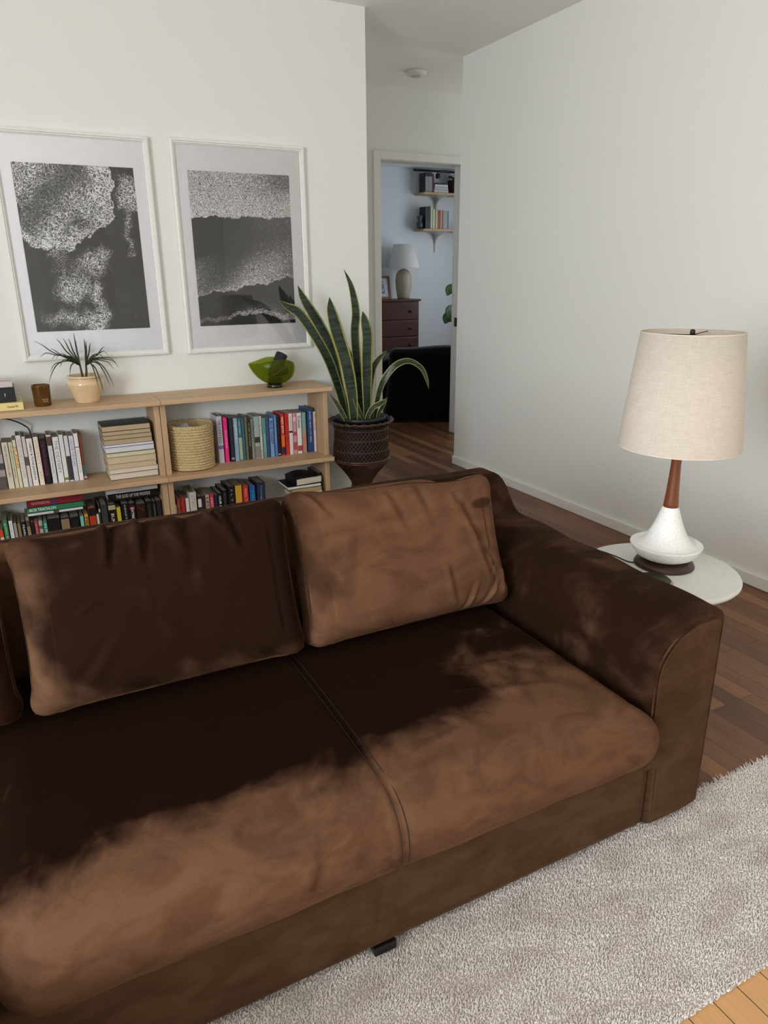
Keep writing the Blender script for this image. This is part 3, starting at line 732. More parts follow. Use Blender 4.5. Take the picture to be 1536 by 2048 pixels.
LTB = [(-0.141, -0.101, 3.597, 0.203, '8d8580', 'thick book with a speckled floral spine at the left edge of the photo', dict(bands=((.0, .3, '5d5350'), (.3, .45, 'a59b98'), (.45, .6, '4d4a55'), (.6, .8, 'b2aaa9')))),
(-0.098, -0.073, 3.591, 0.216, 'ddd3bf', 'cream book with black sans lettering, second from the left', dict(title='WHAT ARE YOU DOING HERE ?', tcol='2d2a26', tw=.7, th=.3)),
(-0.071, -0.054, 3.595, 0.214, 'd3d2b4', 'narrow pale green-cream book with thin dark letters', dict(title='INHERITANCE A MEMOIR', tcol='4a4a3c', tw=.7, th=.28)),
(-0.053, -0.039, 3.591, 0.223, 'e3dcb2', 'pale yellow book with large orange letters', dict(title='PLAINS', tcol='e08a35', tw=.45, th=.8, bold=True, tz=.86)),
(-0.037, -0.015, 3.579, 0.244, 'dde0dd', 'tall silvery white book with faint pink letters', dict(title='THE POET ESCAPE', tcol='d7a9a4', tw=.75, th=.5, hard=True)),
(-0.013, 0.002, 3.578, 0.237, 'd9cdc9', 'narrow blush book with a brown figure in mid-spine', dict(bands=((.42, .6, '6a5547'),))),
(0.004, 0.029, 3.590, 0.223, 'eceae8', 'white book with bold black capitals between the blush book and the leaf book', dict(title='CARRY & TOVE JANSSON', tcol='1f2326', tw=.8, th=.42, bold=True, d=.105)),
(0.033, 0.054, 3.592, 0.227, 'eee3d3', 'cream book with a green leaf on its spine', dict(bands=(), title='INHERIT   ED', tcol='e2b3a2', tw=.8, th=.45, d=.105)),
(0.057, 0.083, 3.598, 0.217, '0f0d11', 'black book with dull red and purple letters among the white ones', dict(title='THE PAPER MENAGERIE', tcol='7e3550', tw=.75, th=.5)),
(0.089, 0.109, 3.592, 0.230, 'dcdbde', 'white book with a brown picture at the top of the spine', dict(bands=((.78, .97, '5f4636'),), title='the hours between', tcol='8d8d92', tw=.5, th=.3, tz=.72)),
(0.113, 0.139, 3.598, 0.217, 'e8e9e9', 'white book with large grey capitals reading THE ODYSSEY', dict(title='THE ODYSSEY', tcol='7d8484', tw=.72, th=.5)),
(0.141, 0.160, 3.602, 0.224, 'e2e5de', 'plain white book with a tiny olive square at its foot', dict(bands=((.04, .1, '8a8440'),))),
(0.162, 0.180, 3.603, 0.217, 'dadada', 'white book whose lower half is a dark grey photograph', dict(bands=((.03, .56, '3d3c40'),))),
(0.183, 0.204, 3.605, 0.214, 'd9dae6', 'lilac-white book with faint blue letters', dict(title='CALL ME THE FLAME', tcol='8c90b8', tw=.6, th=.45)),
(0.206, 0.225, 3.609, 0.222, 'f1eee9', 'white book with a thin black band near its top', dict(bands=((.70, .72, '202020'),), title='ALLIANCE', tcol='c2b0a0', tw=.5, th=.5, tz=.66)),
(0.227, 0.241, 3.609, 0.213, '7c4039', 'reddish brown book with a green foot, rightmost of the left row', dict(bands=((.1, .33, '3f6a5c'), (.03, .08, 'c9b0ac'))))]
shelf_books(LTB, 3.585, ZMID, G2, .115)
# leaf mark on the cream book (part)
# stack of books lying with their page edges outward
G3 = 'books stacked flat with their pages facing out'
zl = [0.378, 0.4096, 0.4307, 0.4566, 0.4888, 0.5096, 0.5383, 0.5481, 0.5732, 0.5937, 0.6126, 0.6393]
stk = [('1b1b1d', 'd9cfbd', 'thick pale-paged book at the bottom of the flat stack'),
       ('cbbfae', 'dccfbd', 'pale-paged book second from the bottom of the flat stack'),
       ('b79c80', 'cdb898', 'tan-paged book third from the bottom of the flat stack'),
       ('a89a88', 'd0bd9c', 'thick cream-paged book fourth from the bottom of the flat stack'),
       ('8f8a70', 'd9cfac', 'yellowish-paged book just below the white-paged one'),
       ('202024', 'dadade', 'white-paged book in the middle of the flat stack'),
       ('c6c8de', 'e6e6f2', 'very thin bluish white booklet in the flat stack'),
       ('7a6c58', 'b7a482', 'tan book resting on the thin bluish booklet'),
       ('6f6250', 'b9a684', 'third tan book from the top of the flat stack'),
       ('7a6a55', 'bba886', 'tan book right under the topmost of the flat stack'),
       ('26292c', 'bca884', 'topmost book of the flat stack, with a dark grey cover')]
K = 3.49 / 3.604
for i, (cc, pc, lab) in enumerate(stk):
    z0 = 1.305 - (1.305 - zl[i]) * 1.0; z0 = zl[i]; z1 = zl[i + 1]
    # heights measured on the plane y = 3.604
    s_ = 1.0
    jx = [0, 0, -.004, -.003, -.004, -.006, -.008, -.010, -.010, -.012, -.012][i]
    o = thing('book', lab, 'book', (.446 + jx, 3.50, z0 + .0002), 0, G3)
    hh = (z1 - z0) - .0004; wd = .112 + [0, .001, 0, .0, .0, .0, 0, -.002, -.002, -.003, -.003][i]
    c_ = .0016; dpt = .16
    bm = B(); box(bm, -wd, wd, 0, dpt, 0, c_); box(bm, -wd, wd, 0, dpt, hh - c_, hh); box(bm, -wd, wd, dpt - .002, dpt, 0, hh)
    obj('cover', bm, paper(cc), o)
    boxo('page_block', (-wd + .002, wd - .002, .002 if i not in (0, 5) else .004, dpt - .003, c_, hh - c_), plain(pc, .9), o)
# lower shelf rows
def low_books(rows, zs, group, y=3.52, depth=.15):
    for r in rows:
        x0, x1, zt = r[:3]; kw = r[5] if len(r) > 5 else {}
        yy = kw.pop('y', y)
        k = yy / 3.52
        book(x0 * k, x1 * k, yy, zs + .0003, 1.305 - (1.305 - zt) * k - zs, kw.pop('d', depth), r[3], r[4], group=group, **kw)
G4 = 'upright books on the lower shelf of the left bookcase'
LL = [(-0.166, -0.151, 0.211, 'c9471f', 'small orange-red book at the left edge of the lower row', dict(bands=((.7, .8, 'e9c9a0'),))),
(-0.148, -0.128, 0.254, '2f7a4c', 'green book with white script at the left of the lower row', dict(title='golden boy', tcol='dfeee0', tw=.4, th=.4)),
(-0.124, -0.108, 0.246, 'dfe0e2', 'white book beside the green one with white script', dict(title='small worlds', tcol='8a8c92', tw=.5, th=.3)),
(-0.106, -0.093, 0.232, '9b948a', 'narrow warm-grey book left of the tan one in the lower row', {}),
(-0.090, -0.077, 0.228, '8a7550', 'tan book with dark capitals left of the black PEARL book', dict(title='CUNTS', tcol='3a2d18', tw=.01, th=.4)),
(-0.075, -0.056, 0.233, '0e0e0f', 'black book with white letters reading PEARL S.', dict(title='PEARL S.', tcol='e6e6e6', tw=.35, th=.45)),
(-0.053, -0.038, 0.252, '8f8168', 'beige and brown patterned book left of the flat stack of three', dict(bands=((.8, .93, '4a3b2c'),))),
(-0.035, -0.022, 0.226, '14161c', 'narrow black book under the left end of the stack of three', {}),
(-0.020, -0.005, 0.228, 'b03b42', 'raspberry red book under the stack of three', dict(title='RED', tcol='d8a0a2', tw=.3, th=.3)),
(-0.003, 0.014, 0.227, 'a5a293', 'grey-cream book with a small emblem under the stack of three', dict(bands=((.8, .88, '5a5648'),))),
(0.016, 0.034, 0.224, '2f7d68', 'green book with white capitals under the stack of three', dict(title='IN FIVE YEARS', tcol='dff0e8', tw=.7, th=.5)),
(0.036, 0.090, 0.229, '0b0909', 'very thick black book with an orange arc under the stack of three', dict(bands=((.55, .62, '5a2416'),))),
(0.093, 0.130, 0.224, '0d0b0a', 'thick black book with a tan flame shape under the stack of three', dict(bands=((.68, .97, '8a7456'),), title='SEX', tcol='b9b9b9', tw=.01, th=.3)),
(0.132, 0.173, 0.222, '0a0b0a', 'plain black thick book right of the tan flame one', dict(title='MADNESS', tcol='23302c', tw=.5, th=.3)),
(0.177, 0.193, 0.220, '7cc0ae', 'mint green book under the right end of the stack of three', {}),
(0.197, 0.214, 0.227, 'c99a36', 'yellow book with black capitals reading FIEND', dict(title='FIEND', tcol='1c1608', tw=.42, th=.6, tz=.92, bold=True)),
(0.218, 0.249, 0.255, 'b23a1c', 'red-orange book with a black top, right of FIEND', dict(bands=((.82, .99, '100c0b'),), title='DEMON', tcol='e37a50', tw=.3, th=.4, tz=.6)),
(0.251, 0.262, 0.218, 'cfcac2', 'thin off-white book right of the red-orange one', {}),
(0.263, 0.272, 0.262, '2a2a28', 'thin dark book with a pale tick at its top', dict(bands=((.85, .92, 'b9b98a'),))),
(0.275, 0.303, 0.262, '383b3d', 'dark grey book with no letters left of the tan-topped black one', {}),
(0.307, 0.341, 0.257, '0c0b0a', 'black book with a tan top and cream italics', dict(bands=((.88, .98, 'b3a483'),), title='BUNNYTV', tcol='e9e2cf', tw=.5, th=.4, tz=.8)),
(0.344, 0.363, 0.238, 'c5b12c', 'acid yellow thin book between black ones', {}),
(0.368, 0.401, 0.251, '0b0b0c', 'black book with small white capitals right of the acid yellow one', dict(title='HEARTS  EMPTY', tcol='c9c9c9', tw=.75, th=.22, tz=.97)),
(0.403, 0.431, 0.248, '0c0a0a', 'black book reading EXTREME OWN with a red ring at the top', dict(bands=((.86, .93, '8e2630'),), title='EXTREME OWN', tcol='f0efec', tw=.6, th=.4, tz=.9, bold=True)),
(0.435, 0.480, 0.240, '2a0f0c', 'thick maroon book with a faint red seven', dict(title='7', tcol='6a2420', tw=.14, th=.5, tz=.95)),
(0.483, 0.511, 0.247, '0d0d0d', 'black book with a dim tan line, third from the right of the lower left row', dict(title='ANCIENT', tcol='6d6450', tw=.5, th=.25)),
(0.513, 0.530, 0.243, '151410', 'black book with small yellowish letters, second from the right', dict(title='GHOSTS', tcol='8a8357', tw=.6, th=.4)),
(0.532, 0.556, 0.244, '1c1e1f', 'charcoal book at the right end of the lower left row', dict(title='NORTH', tcol='3a3f40', tw=.5, th=.4))]
for r in LL:
    if len(r) > 5 and r[5].get('tw') == .01: r[5].pop('title')
low_books(LL, .022, G4)
G6 = 'upright books on the lower shelf of the right bookcase'
RL = [(0.619, 0.630, 0.207, 'd8d4cd', 'thin white book standing at the left end of the lower right row', {}),
(0.632, 0.649, 0.240, 'b05646', 'salmon-red book with white letters in the lower right row', dict(title='THE WOMEN', tcol='e9c9c0', tw=.6, th=.3)),
(0.650, 0.671, 0.241, 'b3272c', 'crimson book beside the salmon-red one', dict(title='RED CLOCKS', tcol='d86a6a', tw=.5, th=.3)),
(0.676, 0.693, 0.234, 'dcdcd6', 'white book between the crimson and the big cream book', {}),
(0.696, 0.731, 0.262, 'cfcbbf', 'large cream book with pale bird shapes on the spine', dict(title='STAY TRUE', tcol='a9a69a', tw=.6, th=.5, hard=True)),
(0.737, 0.756, 0.236, '2c2320', 'dark book with a white round patch at the top of its spine', dict(bands=((.72, .93, 'd9d4cc'),), title='FLIGHTS', tcol='c9c2ba', tw=.5, th=.4, tz=.6)),
(0.758, 0.774, 0.234, '3a1c22', 'narrow maroon-black book in the lower right row', {}),
(0.776, 0.796, 0.238, 'b9aa92', 'tan book with black capitals in the lower right row', dict(title='LES', tcol='2b211c', tw=.25, th=.6, bold=True, bands=((.05, .3, '3a2a22'),))),
(0.798, 0.819, 0.237, 'c4304c', 'raspberry pink book with pale letters in the lower right row', dict(title='ABSOLUTION', tcol='f0cdd2', tw=.7, th=.45)),
(0.821, 0.839, 0.232, '1d2440', 'navy book right of the raspberry pink one', {}),
(0.841, 0.862, 0.236, '121212', 'black book with bold white block letters in the lower right row', dict(title='OUR BEST ALLY', tcol='efece4', tw=.7, th=.55, bold=True)),
(0.865, 0.889, 0.248, '111214', 'plain black book left of FLYBOY', dict(title='blue is', tcol='6a6f74', tw=.5, th=.3)),
(0.896, 0.931, 0.263, '0d0e10', 'thick black book reading FLYBOY in spaced capitals', dict(title='F L Y B O Y', tcol='b9bcc0', tw=.65, th=.28, hard=True)),
(0.934, 0.969, 0.263, 'd9a935', 'book with a yellow upper and magenta lower spine', dict(bands=((.02, .62, 'd155a6'),), title='MAYBE', tcol='f2c6e4', tw=.3, th=.6, tz=.6)),
(0.975, 1.003, 0.256, 'c8362e', 'bright red book right of the yellow and magenta one', dict(title='RED TOOTH', tcol='eab8a6', tw=.6, th=.4)),
(1.010, 1.040, 0.250, '1f5fae', 'blue book with green edges in the lower right row', dict(bands=((.1, .9, '2060b4'),), title='TRUST', tcol='35b08a', tw=.6, th=.4)),
(1.050, 1.096, 0.262, '1d2d4a', 'large navy book with pale blue letters, right of the blue and green one', dict(title='Courage to be', tcol='8fb0cc', tw=.6, th=.3, hard=True)),
(1.396, 1.421, 0.271, '10151f', 'black upright book with WHERE TO down its spine', dict(title='WHERE TO', tcol='e9e9e6', tw=.55, th=.42, tz=.75, bold=True, bands=((.82, .93, '8a8672'),)))]
low_books(RL, .022, G6)
def flat_book(x0, x1, y0, y1, z0, z1, col, label, group, title=None, tcol='f0f0f0', spine=True, pagecol=None, tx=(.05, .6), th=.5, rz=0, bands=()):
    cx, cy = (x0 + x1) / 2, (y0 + y1) / 2
    o = thing('book', label, 'book', (cx, cy, z0 + .0002), rz, group); hw, hd, hh = (x1 - x0) / 2, (y1 - y0) / 2, z1 - z0 - .0004
    c_ = min(.0014, hh * .2); bm = B(); box(bm, -hw, hw, -hd, hd, 0, c_); box(bm, -hw, hw, -hd, hd, hh - c_, hh)
    if spine: box(bm, -hw, hw, -hd, -hd + .0015, 0, hh)
    else: box(bm, -hw, hw, hd - .0015, hd, 0, hh)
    obj('cover', bm, paper(col), o)
    boxo('page_block', (-hw + .002, hw - .002, -hd + .0016, hd - .002, c_, hh - c_), plain(pagecol or 'd8cfc0', .9), o)
    for a, b2, c2 in bands: boxo('spine_panel', (-hw + 2 * hw * a, -hw + 2 * hw * b2, -hd - .0003, -hd + .0002, .0006, hh - .0006), paper(c2), o)
    if title: text_mesh(title, 2 * hw * (tx[1] - tx[0]), hh * th, paper(tcol, .5), o, 'title_lettering', (-hw + 2 * hw * tx[0], -hd - .0007, hh / 2), (1, 0, 0), (0, 0, 1), True)
    return o
G5 = 'books lying flat on the lower row of the left bookcase'
flat_book(-.040, .196, 3.505, 3.64, .258, .272, 'd9d9da', 'white book at the bottom of the stack of three, spine out', G5, 'the lonely hunter', '9a9a9c', tx=(.12, .4), th=.3, bands=((.46, .56, '4a4b4a'),))
flat_book(-.038, .200, 3.505, 3.645, .272, .299, '2f8057', 'green book reading 80/20 TRIATHLON, middle of the stack of three', G5, '80/20 TRIATHLON', 'e8f0ea', tx=(.03, .5))
flat_book(-.034, .200, 3.505, 3.65, .299, .334, '8c1f2a', 'dark red book with a blue mark, topmost of the stack of three', G5, 'THE EVANGELICALS', 'd8a79c', tx=(.06, .4), th=.35, bands=((.45, .50, '2c4a80'),))
flat_book(.312, .546, 3.52, 3.65, .270, .310, '0e0d0e', 'black book reading THE GOD OF THE WOODS, lying flat', G5, 'THE GOD OF THE WOODS', 'c9c8c4', tx=(.16, .84), th=.42)
flat_book(.306, .545, 3.505, 3.64, .310, .332, 'c9c9cc', 'pale grey book lying on THE GOD OF THE WOODS', G5, 'commonwealth essays', '6d6d70', tx=(.2, .7), th=.25)
G7 = 'books lying flat beside the upright WHERE TO book'
flat_book(1.235, 1.395, 3.46, 3.60, .022, .122, '141820', 'thick dark book at the bottom of the right flat pile', G7, spine=False, pagecol='cfc5b0')
flat_book(1.235, 1.395, 3.46, 3.60, .122, .162, '2a1c20', 'dark maroon book low in the right flat pile', G7, spine=False, pagecol='c9b795')
flat_book(1.232, 1.395, 3.455, 3.60, .162, .192, 'dedad2', 'white-paged book in the right flat pile', G7, spine=False, pagecol='e2ddd2')
flat_book(1.225, 1.393, 3.455, 3.61, .192, .218, '232a40', 'tan-paged book in the right flat pile', G7, spine=False, pagecol='b59a70')
flat_book(1.200, 1.390, 3.455, 3.62, .218, .234, '15161a', 'thin white-paged book with a wide black cover in the right flat pile', G7, spine=False, pagecol='e6e3dc')
def curled_book():
    o = thing('book', 'black paperback with a curled-up cover on top of the right flat pile', 'book', (1.318, 3.535, .2343), .10, G7)
    flat = B(); box(flat, -.075, .075, -.07, .07, 0, .0015); box(flat, -.0755, -.074, -.07, .07, 0, .036); obj('cover', flat, paper('17181a'), o)
    boxo('page_block', (-.074, .074, -.068, .068, .0016, .033), plain('ddd3bf', .9), o)
    V = []; F = []; n = 14
    for j in range(2):
        for i in range(n + 1):
            u = i / n
            for yy in (-.07, .07):
                V.append((-.075 + .150 * u, yy, .034 + .012 * math.sin(PI * min(u * 1.1, 1)) * (1 if yy > 0 else .1) + j * .0012))
    m_ = 2 * (n + 1)
    for i in range(n):
        F += [(2 * i, 2 * i + 1, 2 * i + 3, 2 * i + 2), (m_ + 2 * i, m_ + 2 * i + 2, m_ + 2 * i + 3, m_ + 2 * i + 1)]
        F += [(2 * i, 2 * i + 2, m_ + 2 * i + 2, m_ + 2 * i), (2 * i + 1, m_ + 2 * i + 1, m_ + 2 * i + 3, 2 * i + 3)]
    F += [(0, m_, m_ + 1, 1), (2 * n, 2 * n + 1, m_ + 2 * n + 1, m_ + 2 * n)]
    mesh_np('curled_cover', V, F, paper('1a1b1e', .3), o)
curled_book()

# ------------------------------------------------------------------ woven basket
def m_straw():
    t = NT('seagrass'); v = t.coord(); a = t.noise(t.coord(scale=(1, 1, 3)), 60, 3, .7)
    t.set(Base_Color=t.mix(a, 'a08250', 'ecd8a6'), Roughness=.6); return t.m
STRAW = m_straw()
def basket():
    o = thing('basket', 'round woven seagrass basket on the upper shelf of the right bookcase', 'basket', (.7435, 3.575, ZMID + .002))
    R, Hh, rows, n = .111, .218, 16, 300
    V = []; F = []; m = rows * 8
    for j in range(m + 1):
        z = Hh * j / m; row = j / 8
        R0 = R - .006 * (1 - j / m) if j else R - .008
        for i in range(n):
            a = 2 * PI * i / n
            coil = abs(math.sin(PI * (row))) ; tw = .5 + .5 * math.sin(i / n * 2 * PI * 40 + (row % 1) * 3.2 + int(row) * 2.2)
            rr_ = R0 - .006 + .0055 * coil ** .6 + .0050 * tw * coil
            V.append((rr_ * math.cos(a), rr_ * math.sin(a), z + .0008 * math.sin(a * 3 + row)))
    for j in range(m):
        for i in range(n):
            k = (i + 1) % n; F.append((j * n + i, j * n + k, (j + 1) * n + k, (j + 1) * n + i))
    off = len(V)
    for r_, z in ((R - .010, Hh), (R - .012, .01), (.0001, .008)):
        for i in range(n): V.append((r_ * math.cos(2 * PI * i / n), r_ * math.sin(2 * PI * i / n), z))
    for i in range(n):
        k = (i + 1) % n
        F.append((m * n + i, m * n + k, off + k, off + i))
        for q in range(2): F.append((off + q * n + i, off + q * n + k, off + (q + 1) * n + k, off + (q + 1) * n + i))
    mesh_np('basket_body', V, F, STRAW, o)
    V = []; F = []
    pts = [((R - .005) * math.cos(a), (R - .005) * math.sin(a), Hh + .001 + .0015 * math.sin(a * 50)) for a in np.linspace(0, 2 * PI, 300, endpoint=False)]
    tubeo('rim', pts, [.0055 + .0012 * math.sin(i * .9) for i in range(300)], STRAW, o, 8, closed=True)
    V, F = [], []
    p = mesh_np('paper_liner', [(-.08, -.03, .205), (-.01, -.055, .212), (-.012, .01, .226), (-.07, .02, .214), (-.08, -.03, .19), (-.01, -.055, .197), (-.012, .01, .21), (-.07, .02, .198)],
                [(0, 1, 2, 3), (7, 6, 5, 4), (0, 4, 5, 1), (1, 5, 6, 2), (2, 6, 7, 3), (3, 7, 4, 0)], plain('b9c0c6', .6), o, smooth=False)
basket()

# ------------------------------------------------------------------ things on the bookcases
# amber candle glass
cd = thing('candle', 'amber brown glass candle at the left end of the bookcase top', 'candle', (.0985, 3.555, ZTOP))
t = NT('amber_glass'); sx = t.n('ShaderNodeSeparateXYZ'); t.l(t.n('ShaderNodeTexCoord').outputs['Object'], sx.inputs[0])
t.set(Base_Color='6e4a1e', Roughness=.12, Transmission_Weight=.35); AMBER = t.m
latheo('glass', [(0, .0), (.033, .0), (.0355, .003), (.0385, .09), (.0385, .0935), (.0368, .0935), (.0345, .012), (0, .010)], AMBER, cd, 48, cap=False)
latheo('wax', [(0, .0105), (.0342, .0125), (.0355, .055), (0, .055)], plain('3f2714', .5), cd, 40)
tubeo('wick', [(0, 0, .055), (.001, 0, .068)], .0008, BLACK, cd, 5)
t1 = text_mesh('BOTE', .022, .006, plain('b59a80', .5), cd, 'label_lettering', (.0, -.0377, .032), (1, 0, 0), (0, 0, 1), True)
t2 = text_mesh('CROS', .022, .006, plain('b59a80', .5), cd, 'label_lettering', (.0, -.0374, .023), (1, 0, 0), (0, 0, 1), True)
# flat books and box at the far left of the top
GB = 'things piled at the left end of the bookcase top'
flat_book(-.20, .0175, 3.475, 3.64, ZTOP, ZTOP + .0375, 'e3d28f', 'pale yellow book lying at the bottom of the pile on the bookcase top', GB, 'house 76', '4a3f20', tx=(.72, .90), th=.25)
flat_book(-.20, -.006, 3.485, 3.63, ZTOP + .0375, ZTOP + .098, '171a1f', 'black box-like book lying on the pale yellow book', GB, 'y', 'dfe3e6', tx=(.78, .81), th=.25, pagecol='171a1f')
flat_book(-.16, -.012, 3.50, 3.60, ZTOP + .098, ZTOP + .128, 'cfc4c0', 'small pinkish grey book on the black one at the left edge', GB, pagecol='d8cfca')
cb = tubeo('power_cable', spline([(-.23, 3.66, .694), (-.12, 3.66, .692), (-.062, 3.66, .688), (-.02, 3.66, .67), (.012, 3.66, .647), (.026, 3.690, .622), (.030, 3.697, .57), (.03, 3.697, .50), (.03, 3.697, .40)], 8), .0032, BLACK)
tag(cb, 'black power cable hanging behind the white books', 'cable')
# potted dracaena
pt = thing('potted_plant', 'small spiky dracaena in a glossy beige ceramic pot', 'plant', (.288, 3.565, ZTOP + .0005))
t = NT('beige_glaze'); t.set(Base_Color=t.mix(t.noise(t.coord(), 30, 3), 'd6b78e', 'e5cda8'), Roughness=.12, Coat_Weight=.6); GLAZE = t.m
latheo('pot', [(0, 0), (.051, 0), (.053, .004), (.062, .030), (.073, .055), (.0805, .077), (.082, .086), (.080, .096), (.071, .103), (.067, .107), (.069, .110), (.078, .114), (.0795, .118), (.077, .122), (.070, .123), (.066, .118), (.066, .100), (0, .095)], GLAZE, pt, 64)
latheo('soil', [(0, .106), (.0655, .106), (.0656, .104)], plain('1e1611', .95), pt, 32, cap=False)
t = NT('dark_leaf'); t.set(Base_Color=t.mix(t.noise(t.coord(), 20, 2), '1a2316', '33452a'), Roughness=.4); DLEAF = t.m
def ribbon(path, widths, nrm_hint, thick=.0008, cup=.15, uvx=True):
    """leaf blade: path points, half widths; returns V, F and u coordinate per vertex"""
    P = [Vector(p) for p in path]; V = []; F = []; U = []; m = len(P); K_ = 6
    for i, p in enumerate(P):
        t_ = (P[min(i + 1, m - 1)] - P[max(i - 1, 0)]).normalized()
        h = nrm_hint[i] if isinstance(nrm_hint, list) else nrm_hint
        h = Vector(h); s = t_.cross(h).normalized(); n_ = s.cross(t_).normalized()
        for side in (1, -1):
            for k in range(K_ + 1):
                u = k / K_ * 2 - 1; w_ = widths[i]
                V.append(tuple(p + s * (u * w_) + n_ * (side * thick * (1 - u * u * .9) + cup * w_ * (u * u)))); U.append((u + 1) / 2)
    st = 2 * (K_ + 1)
    for i in range(m - 1):
        for k in range(K_):
            a = i * st + k; b = a + st; F.append((a, b, b + 1, a + 1))
            a2 = a + K_ + 1; b2 = a2 + st; F.append((a2, a2 + 1, b2 + 1, b2))
        for e in (0, K_):
            a = i * st + e; b = a + K_ + 1; F.append((a, b, b + st, a + st) if e == 0 else (a, a + st, b + st, b))
    return V, F, U
def leaf_obj(name, path, widths, hint, mat, parent, cup=.15, thick=.0008):
    V, F, U = ribbon(path, widths, hint, thick, cup)
    o = mesh_np(name, V, F, mat, parent)
    at = o.data.attributes.new('across', 'FLOAT', 'POINT'); at.data.foreach_set('value', U)
    return o
for sx_, sy_ in ((-.012, 0), (.014, .008)):
    tubeo('stem', [(sx_ * .4, sy_, .10), (sx_ * .8, sy_, .13), (sx_, sy_, .165)], [.006, .005, .004], plain('4a3d30', .7), pt, 8)
rd = random.Random(3)
tgt = [(-.187, .284, 0), (-.124, .245, .02), (-.174, .213, -.02), (-.141, .144, .0), (-.154, .101, -.03), (-.093, .287, .03), (-.068, .291, 0), (-.043, .286, .04), (-.018, .309, .03), (.020, .284, 0), (.024, .276, -.03),
       (.108, .241, .04), (.133, .136, 0), (.158, .144, .03), (.143, .166, -.02), (.120, .061, -.02), (.108, .058, .02), (.065, .045, -.095), (-.066, .131, -.07), (-.124, .193, .04), (-.110, .205, -.04), (.073, .147, -.06),
       (-.013, .276, .05), (.05, .26, .06), (.09, .19, -.05), (-.08, .22, .06), (.12, .20, .05), (.045, .07, -.092), (-.10, .17, -.06)]
for i, (tx, tz, ty) in enumerate(tgt):
    base = Vector((-.012 if tx < .0 else .014, .004, .165)); tip = Vector((tx, ty, tz + (0 if tz > .13 else .0)))
    mid = (base + tip) / 2 + Vector((tx * .10, ty * .1, .050 if tz < .12 else (.030 if tz < .22 else .006)))
    q1 = base.lerp(mid, .5) + Vector((0, 0, .014 if tz < .22 else .004))
    path = spline([base, q1, mid, mid.lerp(tip, .55) + Vector((0, 0, .014 if tz < .22 else .004)), tip], 5)
    n_ = len(path); wd = [.0034 * (1 - (k / (n_ - 1)) ** 2.2) ** .8 + .0003 for k in range(n_)]
    leaf_obj('leaf', path, wd, (0, -.6, .8), DLEAF, pt, .25, .0003)
# green glass bowl with its contents
t = NT('green_glass'); t.set(Base_Color='a9b548', Roughness=.03, Transmission_Weight=.92, IOR=1.12); GG = t.m
bw = thing('glass_bowl', 'olive green glass bowl with a pointed spout on the bookcase top', 'bowl', (1.192, 3.555, ZTOP))
latheo('bowl_foot', [(0, 0), (.040, 0), (.041, .004), (.040, .016), (.036, .020), (0, .020)], plain('15170a', .15), bw, 40)
def bowl():
    n = 72; V = []; F = []
    prof = [(.0, .018), (.035, .019), (.062, .030), (.085, .050), (.098, .075), (.102, .100), (.099, .125), (.093, .135)]
    prof = [(p.x, p.z) for p in spline([(a, 0, b) for a, b in prof], 4)]
    inner = [(max(r - .0035, 0), z + .003) for r, z in prof[::-1]]; inner[0] = (prof[-1][0] - .0035, prof[-1][1])
    allp = prof + inner
    for r_, z in allp:
        for i in range(n):
            a = 2 * PI * i / n; d = math.cos(a - PI); hgt = max(0, (z - .03) / .105)
            spout = max(0, d) ** 5 * (.046 * hgt ** 1.3) ; lift = (max(0, d) ** 4 * .004 - (1 - abs(d)) * -.0 + (.5 + .5 * math.cos(2 * (a - PI / 2))) * .022 - .012) * hgt ** 3
            V.append(((r_ + spout) * math.cos(a) + .008, (r_ * .92) * math.sin(a), z + lift))
    for j in range(len(allp) - 1):
        for i in range(n):
            k = (i + 1) % n; F.append((j * n + i, j * n + k, (j + 1) * n + k, (j + 1) * n + i))
    o = mesh_np('bowl_body', V, F, GG, bw)
bowl()
cyl = thing('black_tumbler', 'dark navy cylinder leaning inside the green glass bowl', 'container', (1.195, 3.575, ZTOP + .060))
latheo('body', [(0, 0), (.027, 0), (.029, .003), (.031, .115), (.029, .119), (0, .120)], plain('10131c', .5), cyl, 40)
latheo('base_ring', [(0, -.003), (.024, -.003), (.0275, .0), (0, .0005)], plain('1c2030', .4), cyl, 32)
cyl.rotation_euler = (math.radians(-8), math.radians(30), 0)
pouch = thing('sunglasses_case', 'dark case with a thin gold rim lying in the green glass bowl', 'case', (1.205, 3.525, ZTOP + .078))
P, F = rbox((.11, .05, .045), .020, (20, 12, 10)); mesh_np('case_shell', P, F, plain('14100d', .4), pouch)
tubeo('gold_rim', [(-.050, -.0245, -.006), (-.03, -.0265, -.001), (.0, -.027, .008), (.03, -.026, .016), (.048, -.022, .019)], .0014, plain('c9b768', .25, Metallic=.8), pouch, 6)
pouch.rotation_euler = (0, math.radians(-12), 0)
rb = thing('wine_red_pouch', 'dark wine-red bundle at the bottom of the green glass bowl', 'pouch', (1.195, 3.55, ZTOP + .037))
P, F = rbox((.07, .05, .024), .011, (14, 10, 8)); mesh_np('bundle', P, F, plain('4a1414', .5), rb)
tubeo('tie', [(.02 * math.cos(a) * 0 + .005, .0255 * math.cos(a), .0125 * math.sin(a)) for a in np.linspace(0, 2 * PI, 20, endpoint=False)], .001, plain('2a0b0b', .6), rb, 5, closed=True)

